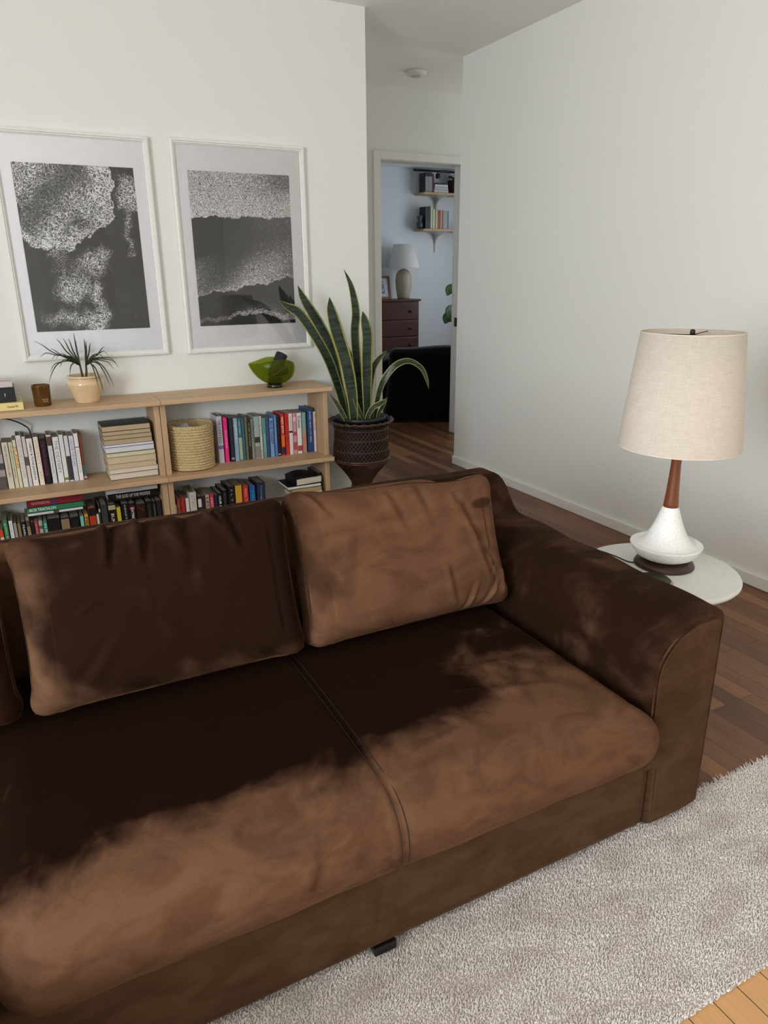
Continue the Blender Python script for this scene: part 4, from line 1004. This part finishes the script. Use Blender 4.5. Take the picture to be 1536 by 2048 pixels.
# ------------------------------------------------------------------ framed pictures
FRAME = plain('ecece8', .35); MAT_ = plain('f7f7fb', .8)
t = NT('picture_glass'); out = [n for n in t.t.nodes if n.type == 'OUTPUT_MATERIAL'][0]
tr = t.n('ShaderNodeBsdfTransparent'); gl = t.n('ShaderNodeBsdfGlossy'); gl.inputs['Roughness'].default_value = .01
fr = t.n('ShaderNodeFresnel'); fr.inputs['IOR'].default_value = 1.45; mx = t.n('ShaderNodeMixShader')
t.l(fr.outputs[0], mx.inputs[0]); t.l(tr.outputs[0], mx.inputs[1]); t.l(gl.outputs[0], mx.inputs[2]); t.l(mx.outputs[0], out.inputs[0]); PGLASS = t.m
def m_print(name, fine):
    t = NT(name); v = t.coord()
    at = t.n('ShaderNodeAttribute'); at.attribute_name = 'foam'; den = t.n('ShaderNodeSeparateColor'); t.l(at.outputs['Color'], den.inputs[0])
    wrp = t.n('ShaderNodeTexNoise'); wrp.inputs['Scale'].default_value = 22; wrp.inputs['Detail'].default_value = 3; t.l(v, wrp.inputs['Vector'])
    vm = t.n('ShaderNodeVectorMath', operation='MULTIPLY_ADD'); t.l(wrp.outputs['Color'], vm.inputs[0]); vm.inputs[1].default_value = (.085, .085, .085); t.l(v, vm.inputs[2])
    hs = []
    for sc in (fine, fine * 2.1):
        vo = t.n('ShaderNodeTexVoronoi', feature='DISTANCE_TO_EDGE'); vo.inputs['Scale'].default_value = sc; t.l(vm.outputs[0], vo.inputs['Vector'])
        hs.append(vo.outputs['Distance'])
    # web = bright near cell edges, wider where the density is high
    wid = t.math('MULTIPLY_ADD', den.outputs[0], .17, .0)
    w1 = t.math('SUBTRACT', 1.0, t.math('DIVIDE', hs[0], t.math('ADD', wid, .004)), clamp=True)
    w2 = t.math('SUBTRACT', 1.0, t.math('DIVIDE', hs[1], t.math('ADD', t.math('MULTIPLY', den.outputs[0], .12), .004)), clamp=True)
    br = t.math('MULTIPLY', t.math('MAXIMUM', w1, t.math('MULTIPLY', w2, .8)), t.math('MINIMUM', t.math('MULTIPLY', den.outputs[0], 2.0), 1.0))
    nz = t.noise(v, 160, 3, .7)
    br = t.math('MULTIPLY', br, t.math('MULTIPLY_ADD', nz, 1.1, .35))
    tone = t.math('ADD', t.math('MULTIPLY', den.outputs[1], .55), t.math('MULTIPLY_ADD', nz, .02, .0))
    val = t.math('ADD', tone, t.math('MULTIPLY', br, 1.5), clamp=True)
    t.set(Base_Color=t.ramp(val, [(0, '0d0f12'), (.3, '43474b'), (1, 'f4f5f6')]), Roughness=.5); return t.m
def picture(label, x0, x1, z0, z1, a, dens, fine):
    cx = (x0 + x1) / 2; o = thing('framed_picture', label, 'picture', (cx, YW, z0), group='white framed black and white sea photographs')
    hw = (x1 - x0) / 2; h = z1 - z0; fw = .024
    prof = [(0, -.001), (0, -.024), (.006, -.028), (.012, -.028), (.014, -.022), (.019, -.022), (.0205, -.017), (fw, -.015), (fw, -.001)]
    V = []; F = []; n = len(prof)
    for (cxx, czz, dx, dz) in ((-hw, 0, 1, 1), (hw, 0, -1, 1), (hw, h, -1, -1), (-hw, h, 1, -1)):
        for q, d in prof: V.append((cxx + dx * q, d, czz + dz * q))
    for c in range(4):
        for i in range(n):
            k = (i + 1) % n; e = (c + 1) % 4; F.append((c * n + i, e * n + i, e * n + k, c * n + k))
    mesh_np('frame', V, F, FRAME, o, smooth=False)
    boxo('mount', (-hw + .02, hw - .02, -.008, -.002, .02, h - .02), MAT_, o)
    ax0, ax1, az0, az1 = a[0] - cx, a[1] - cx, a[2] - z0, a[3] - z0
    nx, nz = 110, 154; V = []; F = []; col = []
    for j in range(nz + 1):
        for i in range(nx + 1):
            u, v_ = i / nx, 1 - j / nz
            V.append((ax0 + (ax1 - ax0) * u, -.0085, az0 + (az1 - az0) * (1 - v_)))
            d, tn = dens(u, v_); col += [d, tn, 0, 1]
    for j in range(nz):
        for i in range(nx): q = j * (nx + 1) + i; F.append((q, q + 1, q + nx + 2, q + nx + 1))
    ob = mesh_np('print', V, F, m_print('sea_foam_print', fine), o, smooth=False)
    ca = ob.data.color_attributes.new('foam', 'FLOAT_COLOR', 'POINT'); ca.data.foreach_set('color', col)
    boxo('glass', (-hw + .02, hw - .02, -.0125, -.0105, .02, h - .02), PGLASS, o)
def sst(a, b, x): t_ = min(max((x - a) / (b - a), 0), 1); return t_ * t_ * (3 - 2 * t_)
def wv_(x, s=0): return .010 * math.sin(x * 17 + s) + .006 * math.sin(x * 41 + s * 2) + .003 * math.sin(x * 97 + s)
def dens_R(u, v):       # v runs from the top (0) to the bottom (1)
    b1 = .285 + wv_(u, 1) * .6 - .01 * u; b2 = .80 - .12 * u + wv_(u, 2) * .9; b3 = .985 - .10 * u + wv_(u, 4) if u < .5 else .925 - .0 * u + wv_(u, 5) * .5 + .05 * sst(.6, .9, u)
    if v < b1:
        d = .75 + .25 * sst(.1, 1, v / b1); d -= .45 * sst(.4, .95, u) * (1 - sst(.2, .9, v / b1)); return max(d, .2), .35 - .1 * u
    if v < b2:
        q = (v - b1) / (b2 - b1); d = .06 + .55 * sst(.25, 1, q) + .35 * sst(.9, 1, q); d *= (.7 + .3 * math.sin(u * 7 + q * 4)); d += .18 * sst(.35, .7, u) * (1 - q)
        if q < .5 and u < .33: d *= .35
        return d, .16 + .12 * q
    if v < b3:
        q = (v - b2) / max(b3 - b2, .01); d = .32 * sst(.3, 1, q) * sst(.25, .5, u); return d + (.3 if q > .85 else 0) * 1, .10 + .10 * q
    return .0, .06
def dens_L(u, v):
    u0, v0 = u, v; u += .018 * math.sin(v * 31 + 2) + .010 * math.sin(v * 67 + u * 20); v += .014 * math.sin(u * 29 + 1) + .008 * math.sin(u * 61 + v * 15)
    # big foam front upper left bounded by a curved edge
    edge = [(.0, .47), (.2, .50), (.42, .485), (.47, .47), (.53, .42), (.66, .385), (.72, .34), (.76, .30), (.79, .24), (.76, .17), (.77, .08), (.75, 0)]
    def above(u, v):
        if u > .80: return False
        for (a, b), (c, d) in zip(edge[:8], edge[1:9]):
            if a <= u <= c: return v < b + (d - b) * (u - a) / (c - a) + wv_(u, 2) * .4
        return v < .24
    if above(u, v):
        e = .0
        dd = min(abs(v - b) + abs(u - a) * .6 for a, b in edge)
        d = .38 + .5 * (1 - sst(0, .14, dd)) + .15 * math.sin(u * 9 + v * 13) - .35 * math.exp(-((u - .48) / .1) ** 2 - ((v - .35) / .05) ** 2)
        return max(d, .1), .20
    if u > .75 and v < .25: return (.5 * sst(.8, .9, u) * sst(.02, .1, v) + .1), .12
    if u > .72:
        return (.10 + .3 * math.exp(-((u - .9) / .03) ** 2) * (v < .55)), .15 + .05 * math.sin(v * 9)
    # foam patches under the front
    d = 0
    for cx, cy, rx, ry, a in ((.60, .56, .14, .09, .55), (.38, .62, .2, .08, .25), (.36, .75, .17, .09, .6), (.25, .52, .1, .05, .35), (.30, .92, .28, .05, .45), (.58, .86, .06, .13, .5), (.56, .74, .03, .06, .45), (.52, .98, .12, .06, .5)):
        d += a * math.exp(-(((u - cx) / rx) ** 2 + ((v - cy) / ry) ** 2) ** 1.3)
    tn = .05 + (.10 if v > .86 else 0) + .05 * sst(.6, .9, v)
    if .02 < u < .12 and .46 < v < .9: tn += .08
    return min(d, .8), tn
picture('larger-looking left white-framed black and white photo of branching sea foam', .053, .702, .934, 1.900, (.125, .625, 1.063, 1.768), dens_L, 62)
picture('right white-framed black and white photo of straight wave bands', .795, 1.456, .929, 1.905, (.870, 1.375, 1.060, 1.772), dens_R, 100)

# ------------------------------------------------------------------ snake plant in a wicker stand
PXc, PYc = 1.632, 3.452
t = NT('dark_wicker'); t.set(Base_Color=t.mix(t.noise(t.coord(), 70, 3), '241510', '5c3e30'), Roughness=.3); WICK = t.m
ps = thing('plant_stand', 'dark brown wicker pedestal planter at the right end of the bookcases', 'plant stand', (PXc, PYc, 0))
prof = [(.125, .0), (.128, .02), (.105, .06), (.075, .11), (.056, .16), (.050, .185), (.056, .21), (.075, .245), (.105, .285), (.140, .325), (.151, .352), (.150, .40), (.145, .45), (.142, .50), (.146, .525), (.156, .545)]
pf = [(p.x, p.z) for p in spline([(a, 0, b) for a, b in prof], 4)]
zz = np.array([p[1] for p in pf]); rz_ = np.array([p[0] for p in pf])
latheo('inner_lining', [(r_ - .006, z) for r_, z in pf if z > .19], plain('120b08', .8), ps, 48, cap=False)
def strands(z0, z1, nstr, turns, rad, name, two=True):
    V, F = [], []
    for sgn in ((1, -1) if two else (1,)):
        for k in range(nstr):
            pts = []
            for i in range(15):
                q = i / 14; z = z0 + (z1 - z0) * q; r_ = np.interp(z, zz, rz_) + sgn * .0012
                a = 2 * PI * k / nstr + sgn * turns * 2 * PI * q; pts.append((r_ * math.cos(a), r_ * math.sin(a), z))
            tube_vf(pts, rad, 4, V, F)
    mesh_np(name, V, F, WICK, ps)
strands(.345, .530, 44, .16, .0021, 'lattice')
strands(.20, .345, 60, .22, .0034, 'twisted_waist', False)
strands(.0, .20, 60, -.22, .0034, 'twisted_foot', False)
V, F = [], []
for z, rr_, k in ((.515, .004, 1), (.465, .0026, 2), (.46, .0022, 2), (.405, .0026, 1), (.400, .0022, 1), (.350, .007, 1), (.34, .005, 1), (.185, .008, 1), (.178, .006, 1), (.006, .007, 1)):
    R_ = np.interp(z, zz, rz_) + .002
    tube_vf([(R_ * math.cos(a), R_ * math.sin(a), z + .0012 * math.sin(a * 40)) for a in np.linspace(0, 2 * PI, 90, endpoint=False)], rr_, 6, V, F, closed=True)
mesh_np('woven_bands', V, F, WICK, ps)
V, F = [], []
for s_ in range(3):
    tube_vf([((.156 + .008 * s_ + .002 * math.cos(a * 24 + s_)) * math.cos(a), (.156 + .008 * s_ + .002 * math.cos(a * 24 + s_)) * math.sin(a), .547 + s_ * .004 + .003 * math.sin(a * 24 + s_ * 2)) for a in np.linspace(0, 2 * PI, 200, endpoint=False)], .0055, 6, V, F, closed=True)
mesh_np('braided_rim', V, F, WICK, ps)
sn = thing('snake_plant', 'tall snake plant with yellow-edged leaves in a black pot', 'plant', (PXc, PYc, .40))
latheo('pot', [(0, 0), (.10, 0), (.125, .155), (.134, .160), (.136, .178), (.131, .180), (.126, .165), (.120, .15), (0, .145)], plain('15191c', .45), sn, 64)
latheo('soil', [(0, .150), (.121, .149), (.1212, .147)], plain('1a1410', .95), sn, 32, cap=False)
t = NT('snake_leaf'); at = t.n('ShaderNodeAttribute'); at.attribute_name = 'across'
e_ = t.math('ABSOLUTE', t.math('SUBTRACT', at.outputs['Fac'], .5))
n_b = t.noise(t.coord(scale=(3, 3, 34)), 2.5, 3, .6, 1.2)
dk = t.mix(t.ramp(n_b, [(.42, 0.0), (.58, 1.0)]), '0f1a12', '2f4430')
t.set(Base_Color=t.mix(t.ramp(t.math('ADD', e_, t.math('MULTIPLY', t.noise(t.coord(), 60, 2), .05)), [(.40, 0.0), (.44, 1.0)]), dk, 'a3a352'), Roughness=.38); SLEAF = t.m
# centre lines as (x, y, z), half width, in metres, relative to the room
SLV = [
 ([(1.640, 3.46, .55), (1.632, 3.47, .72), (1.618, 3.47, .90), (1.612, 3.47, 1.02), (1.616, 3.46, 1.12), (1.590, 3.45, 1.24), (1.548, 3.44, 1.325)], .024, (0, -1, .1), 0),
 ([(1.662, 3.44, .55), (1.662, 3.44, .72), (1.664, 3.44, .88), (1.668, 3.44, 1.0), (1.660, 3.45, 1.075), (1.652, 3.45, 1.12)], .034, (.15, -1, .1), 0),
 ([(1.575, 3.42, .55), (1.565, 3.42, .70), (1.535, 3.42, .87), (1.490, 3.42, 1.02), (1.462, 3.42, 1.13), (1.452, 3.41, 1.195)], .036, (0, -1, .1), 0),
 ([(1.550, 3.46, .55), (1.52, 3.47, .70), (1.455, 3.46, .88), (1.37, 3.44, 1.02), (1.29, 3.42, 1.12), (1.225, 3.40, 1.155), (1.18, 3.39, 1.185)], .028, (.1, -1, .3), 0),
 ([(1.560, 3.50, .55), (1.535, 3.52, .75), (1.49, 3.53, .95), (1.44, 3.54, 1.06), (1.37, 3.55, 1.18), (1.34, 3.55, 1.25)], .030, (.1, -1, .1), 0),
 ([(1.585, 3.50, .55), (1.595, 3.52, .66), (1.590, 3.53, .78), (1.575, 3.53, .88), (1.555, 3.54, .97)], .026, (.25, -1, .1), 0),
 ([(1.640, 3.52, .60), (1.655, 3.53, .74), (1.64, 3.53, .835), (1.60, 3.53, .90), (1.555, 3.53, .975), (1.53, 3.53, 1.03)], .021, (0, -1, .3), 0),
 ([(1.700, 3.42, .55), (1.705, 3.40, .66), (1.730, 3.38, .76), (1.785, 3.35, .84), (1.855, 3.33, .865), (1.915, 3.30, .83), (1.940, 3.28, .77), (1.948, 3.27, .72)], .017, (0, -.75, .65), 0),
 ([(1.690, 3.47, .60), (1.700, 3.47, .74), (1.715, 3.46, .825), (1.745, 3.45, .875), (1.79, 3.44, .915)], .017, (0, -1, .2), 0),
 ([(1.530, 3.40, .55), (1.500, 3.40, .61), (1.475, 3.41, .66), (1.44, 3.42, .715)], .014, (.1, -1, .3), 0),
 ([(1.625, 3.38, .55), (1.635, 3.37, .59), (1.665, 3.37, .63), (1.715, 3.36, .655), (1.745, 3.36, .675)], .014, (.1, -1, .5), 0),
 ([(1.690, 3.38, .55), (1.700, 3.37, .60), (1.725, 3.36, .645), (1.745, 3.36, .68)], .010, (.1, -1, .3), 0),
 ([(1.640, 3.42, .55), (1.61, 3.42, .60), (1.59, 3.42, .65), (1.575, 3.42, .69)], .013, (.1, -1, .3), 0),
 ([(1.605, 3.46, .55), (1.612, 3.47, .66), (1.608, 3.48, .76), (1.60, 3.48, .83)], .022, (.5, -1, .1), 0)]
for pth, hw_, hint, _ in SLV:
    path = spline([Vector(p) - Vector((PXc, PYc, .40)) for p in pth], 7); n_ = len(path); wd = []
    for k in range(n_):
        q = k / (n_ - 1); wd.append(hw_ * min(.62 + q * 1.3, 1.0) * (1 - max(0, (q - .62) / .38) ** 1.7) + .0006)
    leaf_obj('leaf', path, wd, hint, SLEAF, sn, .22, .0014)

# ------------------------------------------------------------------ bedroom beyond the door
MAHOG = m_wood('mahogany', '3a1c12', '5b2f1f', 0, .35, 20)
dr = thing('dresser', 'dark mahogany chest of drawers in the room beyond the doorway', 'dresser', (4.33, 8.38, 0))
boxo('carcass', (-.405, .405, -.16, .19, .05, .965), MAHOG, dr, .003)
boxo('top', (-.425, .425, -.185, .20, .965, .992), MAHOG, dr, .006)
boxo('base', (-.41, .41, -.17, .19, 0, .07), MAHOG, dr, .004)
for z0, z1 in ((.745, .945), (.54, .73), (.335, .525), (.205, .32), (.085, .19)):
    d = boxo('drawer', (-.385, .385, -.178, -.158, z0, z1), MAHOG, dr, .006)
    for kx in (-.27, .27):
        V, F = lathe([(0, 0), (.010, 0), (.008, .012), (.017, .020), (.016, .027), (0, .030)], 20)
        k = mesh_np('knob', [(a + kx, -.178 - c_, b + (z0 + z1) / 2) for a, b, c_ in V], F, plain('2a1712', .25), d)
bl = thing('table_lamp', 'cream lamp with tapered white shade on the dresser beyond the doorway', 'lamp', (4.60, 8.38, .9925))
latheo('lamp_body', [(0, 0), (.075, 0), (.082, .03), (.098, .12), (.105, .22), (.095, .30), (.065, .345), (.03, .362), (0, .365)], plain('b9ac98', .5), bl, 40)
latheo('lamp_shade', [(.205, .37), (.125, .655), (.123, .655), (.203, .37), (.205, .37)], plain('dcd9d4', .85), bl, 56, cap=False)
latheo('stem', [(0, .36), (.010, .36), (.010, .60), (0, .60)], plain('b9a878', .3), bl, 16)
pf_ = thing('picture_frame', 'small wooden frame with a blue and white print leaning on the dresser', 'picture frame', (4.24, 8.40, .992))
bm = B(); box(bm, -.19, .19, -.012, .012, 0, .03, .002); box(bm, -.19, .19, -.012, .012, .26, .285, .002); box(bm, -.19, -.165, -.012, .012, .03, .26, .002); box(bm, .165, .19, -.012, .012, .03, .26, .002)
obj('frame', bm, m_wood('frame_wood', '6a3a20', '8a5230'), pf_)
boxo('mount', (-.165, .165, .002, .008, .03, .26), plain('c9cdd2', .7), pf_)
t = NT('blue_print'); t.set(Base_Color=t.ramp(t.noise(t.coord(), 26, 4, .7, 1.), [(.42, '5c6b86'), (.55, 'b3bcc8')]), Roughness=.6); boxo('print', (-.11, .11, -.001, .003, .07, .22), t.m, pf_)
pf_.rotation_euler = (math.radians(-12), 0, 0)
mi = thing('round_mirror', 'round mirror with a thin black rim, mostly hidden left of the doorway', 'mirror', (4.17, 8.585, 1.55))
tubeo('rim', [(.205 * math.cos(a), 0, .205 * math.sin(a)) for a in np.linspace(0, 2 * PI, 64, endpoint=False)], .010, BLACK, mi, 8, closed=True)
V, F = lathe([(0, 0), (.20, 0), (.20, .006), (0, .006)], 64); mesh_np('mirror_glass', [(a, -c_ + .004, b) for a, b, c_ in V], F, plain('cfd6da', .03, Metallic=1.0), mi)
SHW = m_pine('birch_shelf', 0, 'c9ab88')
for z, lab in ((2.262, 'upper wooden wall shelf holding the arched book ends'), (1.835, 'lower wooden wall shelf holding the colourful row of books')):
    sh = thing('wall_shelf', lab, 'shelf', (5.30, 8.6, z), group='wall shelves beyond the doorway')
    boxo('board', (-.42, .42, -.235, -.004, -.026, 0), SHW, sh, .003)
    V = []; F = []; sec = []
    for i in range(13):
        q = i / 12; zz_ = -.25 * q; dd_ = -.012 - .20 * (1 - q) ** 4; hw_ = .012 + .10 * math.exp(-q * 14) - .004 * q
        V += [(-.115 - hw_, -.004, -.026 + zz_), (-.115 + hw_, -.004, -.026 + zz_), (-.115 + hw_ * .8, dd_, -.026 + zz_), (-.115 - hw_ * .8, dd_, -.026 + zz_)]
    for i in range(12):
        for k in range(4): F.append((4 * i + k, 4 * i + (k + 1) % 4, 4 * i + 4 + (k + 1) % 4, 4 * i + 4 + k))
    F += [(0, 1, 2, 3), (51, 50, 49, 48)]
    mesh_np('bracket', V, F, plain('d4d0c8', .5), sh)
GS = 'books on the far wall shelves'
y0 = 8.40
book(4.92, 4.968, y0, 2.2622, .225, .15, '2a2626', 'dark book with a grey arch on its spine, left one on the upper far shelf', bands=((.0, .8, '8f9096'),), group=GS)
book(4.969, 5.017, y0, 2.2622, .228, .15, '2a2627', 'dark book with a grey arch on its spine, right one on the upper far shelf', bands=((.0, .8, '93949a'),), group=GS)
book(5.018, 5.045, y0, 2.2622, .215, .15, '5a1a1c', 'dark red book beside the arched pair on the upper far shelf', group=GS)
zq = 2.2622
for i, (hh, c_, w_, lab) in enumerate(((.035, 'cfcdc8', .105, 'bottom white book of the small flat stack on the upper far shelf'), (.03, 'bdbcb8', .10, 'second white book of the small flat stack on the upper far shelf'),
                              (.032, 'd3d1cc', .095, 'third white book of the small flat stack on the upper far shelf'), (.018, '26282a', .085, 'dark book on top of the small flat stack on the upper far shelf'))):
    flat_book(5.155 - w_, 5.155 + w_, y0, y0 + .14, zq, zq + hh, c_, lab, GS, pagecol='d0cdc6'); zq += hh
x = 4.925
row = [('0e0f10', .042, .262, 'left black book on the lower far shelf'), ('101113', .042, .265, 'right black book on the lower far shelf'), ('c3cf9c', .024, .268, 'pale green book on the lower far shelf'), ('9c9a90', .018, .235, 'grey book right of the pale green one on the far shelf'),
       ('d3d0c4', .026, .235, 'off-white book on the lower far shelf'), ('6a6355', .012, .225, 'thin brown book on the lower far shelf'), ('c8b93c', .034, .228, 'mustard yellow book on the lower far shelf'), ('7c5a6c', .020, .225, 'mauve book on the lower far shelf'),
       ('9c2f30', .026, .225, 'red book on the lower far shelf'), ('cf9288', .024, .226, 'salmon pink book on the lower far shelf'), ('7d4c46', .016, .22, 'rust brown book on the lower far shelf'), ('a89a78', .022, .225, 'khaki book on the lower far shelf'),
       ('a9aaa6', .028, .222, 'light grey book on the lower far shelf'), ('8fa5ae', .026, .222, 'pale blue book on the lower far shelf'), ('5c4a70', .016, .218, 'purple book, last of the row on the lower far shelf')]
for c_, w_, h_, lab in row:
    w_ *= .92
    book(x, x + w_ - .001, y0, 1.8352, h_, .15, c_, lab, group=GS); x += w_
vs = thing('glass_vase', 'small grey glass vase at the left of the lower far shelf', 'vase', (4.86 + .018, 8.46, 1.8355))
latheo('vase_body', [(0, 0), (.035, 0), (.042, .03), (.045, .06), (.030, .09), (.026, .11), (.036, .135), (.038, .15), (.034, .15), (.022, .11), (.03, .06), (0, .01)], plain('5a5b5c', .1, Transmission_Weight=.5), vs, 32, cap=False)
latheo('vase_rim', [(.036, .149), (.0395, .15), (.0395, .153), (.036, .154), (.034, .152), (.036, .149)], plain('8f9192', .1), vs, 32, cap=False)
rp = thing('hanging_plant', 'dark red pot with a trailing plant at the right of the upper far shelf', 'plant', (5.385, 8.46, 2.262))
latheo('pot', [(0, 0), (.075, 0), (.09, .15), (.094, .155), (.085, .155), (.08, .14), (0, .13)], plain('3a1613', .5), rp, 32, cap=False)
for a in range(9):
    q = a * .7; pth = spline([(0, 0, .14), (.05 * math.cos(q), .04 * math.sin(q), .2), (.10 * math.cos(q), .05 * math.sin(q), .21 - .02 * (a % 3))], 5)
    leaf_obj('leaf', pth, [.018 * math.sin(PI * (k + .5) / len(pth)) + .001 for k in range(len(pth))], (0, -.5, .8), DLEAF, rp)
tubeo('trailing_stem', spline([(.02, -.06, .15), (.03, -.11, .10), (.032, -.115, -.1), (.030, -.115, -.32)], 6), .006, DLEAF, rp, 6)
tr_ = tubeo('track_rail', [(4.78, 8.45, 2.515), (5.70, 8.45, 2.515)], .014, BLACK); tag(tr_, 'black light rail high on the far bedroom wall above the books', 'light rail')
spt = thing('spotlight', 'small black spotlight hanging from the light rail in the far room', 'light', (5.13, 8.45, 2.50))
latheo('spot_head', [(0, -.065), (.026, -.065), (.03, -.06), (.026, -.012), (0, -.008)], BLACK, spt, 20)
tubeo('stem', [(0, 0, -.01), (0, 0, .004)], .006, BLACK, spt, 8)
# black armchair
def armchair():
    o = thing('armchair', 'black armchair seen from behind through the doorway', 'armchair', (3.55, 5.97, 0), math.radians(-27))
    BK = NT('black_fabric'); BK.set(Base_Color='090808', Roughness=.9, Sheen_Weight=.15); BK.b.inputs['Specular IOR Level'].default_value = .1; BK = BK.m
    def d1(P, N):
        P = P.copy(); z = P[:, 2] / .7 + .5; fl = (1 - z) ** 2 * .07
        P[:, 0] += np.sign(P[:, 0]) * fl; P[:, 1] -= (P[:, 1] < 0) * fl; P[:, 2] += .010 * np.sin(P[:, 0] * 8) * (z > .8); return P
    P, F = rbox((.66, .24, .66), .07, (40, 16, 40), d1); o1 = mesh_np('back', P, F, BK, o, loc=(-.05, -.28, .335))
    P, F = rbox((.64, .62, .26), .05, (24, 24, 12)); mesh_np('seat', P, F, BK, o, loc=(-.05, .05, .27))
    for sx in (-1, 1):
        P, F = rbox((.16, .66, .46), .06, (12, 24, 16)); mesh_np('arm', P, F, BK, o, loc=(-.05 + sx * .33, .05, .32))
    for sx in (-1, 1):
        for sy in (-.3, .3): boxo('leg', (-.05 + sx * .28 - .02, -.05 + sx * .28 + .02, sy - .02, sy + .02, 0, .15), BLACK, o)
armchair()
t = NT('wine_rug'); t.set(Base_Color=t.mix(t.noise(t.coord(), 18, 4, .7), '3a1a24', '6a3a48'), Roughness=.95)
br = thing('rug', 'wine red patterned rug on the floor of the far room', 'rug', (4.0, 7.4, 0))
boxo('rug_field', (-1.0, .75, -.68, .62, .0, .010), t.m, br, .002); boxo('rug_border', (-1.03, .78, -.71, .65, .0, .006), plain('33161d', .95), br)
fp = thing('fig_plant', 'green leafy plant at the right inside the far room', 'plant', (4.93, 7.40, 0))
latheo('pot', [(0, 0), (.10, 0), (.13, .24), (.12, .24), (.11, .2), (0, .19)], plain('5a564e', .7), fp, 32, cap=False)
tubeo('stem', spline([(0, 0, .18), (.0, .0, .5), (-.02, 0, .85), (-.03, 0, 1.15)], 6), .010, plain('4a3b2a', .8), fp, 8)
t = NT('fig_leaf'); t.set(Base_Color='3f5a24', Roughness=.4); FL = t.m
for (dx, dy, dz, s_) in ((-.27, -.05, .88, .06), (-.24, .05, .80, .06), (-.25, 0, 1.12, .05), (.15, .1, 1.0, .07), (.1, -.15, .9, .07), (-.05, .15, 1.2, .07), (.12, 0, 1.25, .06)):
    pth = spline([(-.02, 0, dz - .02), (dx * .5, dy * .5, dz + .03), (dx, dy, dz), (dx * 1.15, dy * 1.2, dz - .07)], 5); n_ = len(pth)
    leaf_obj('leaf', pth, [.006 + s_ * math.sin(PI * max(0, (k / (n_ - 1) - .35) / .65)) for k in range(n_)], (0, -1, .3), FL, fp)
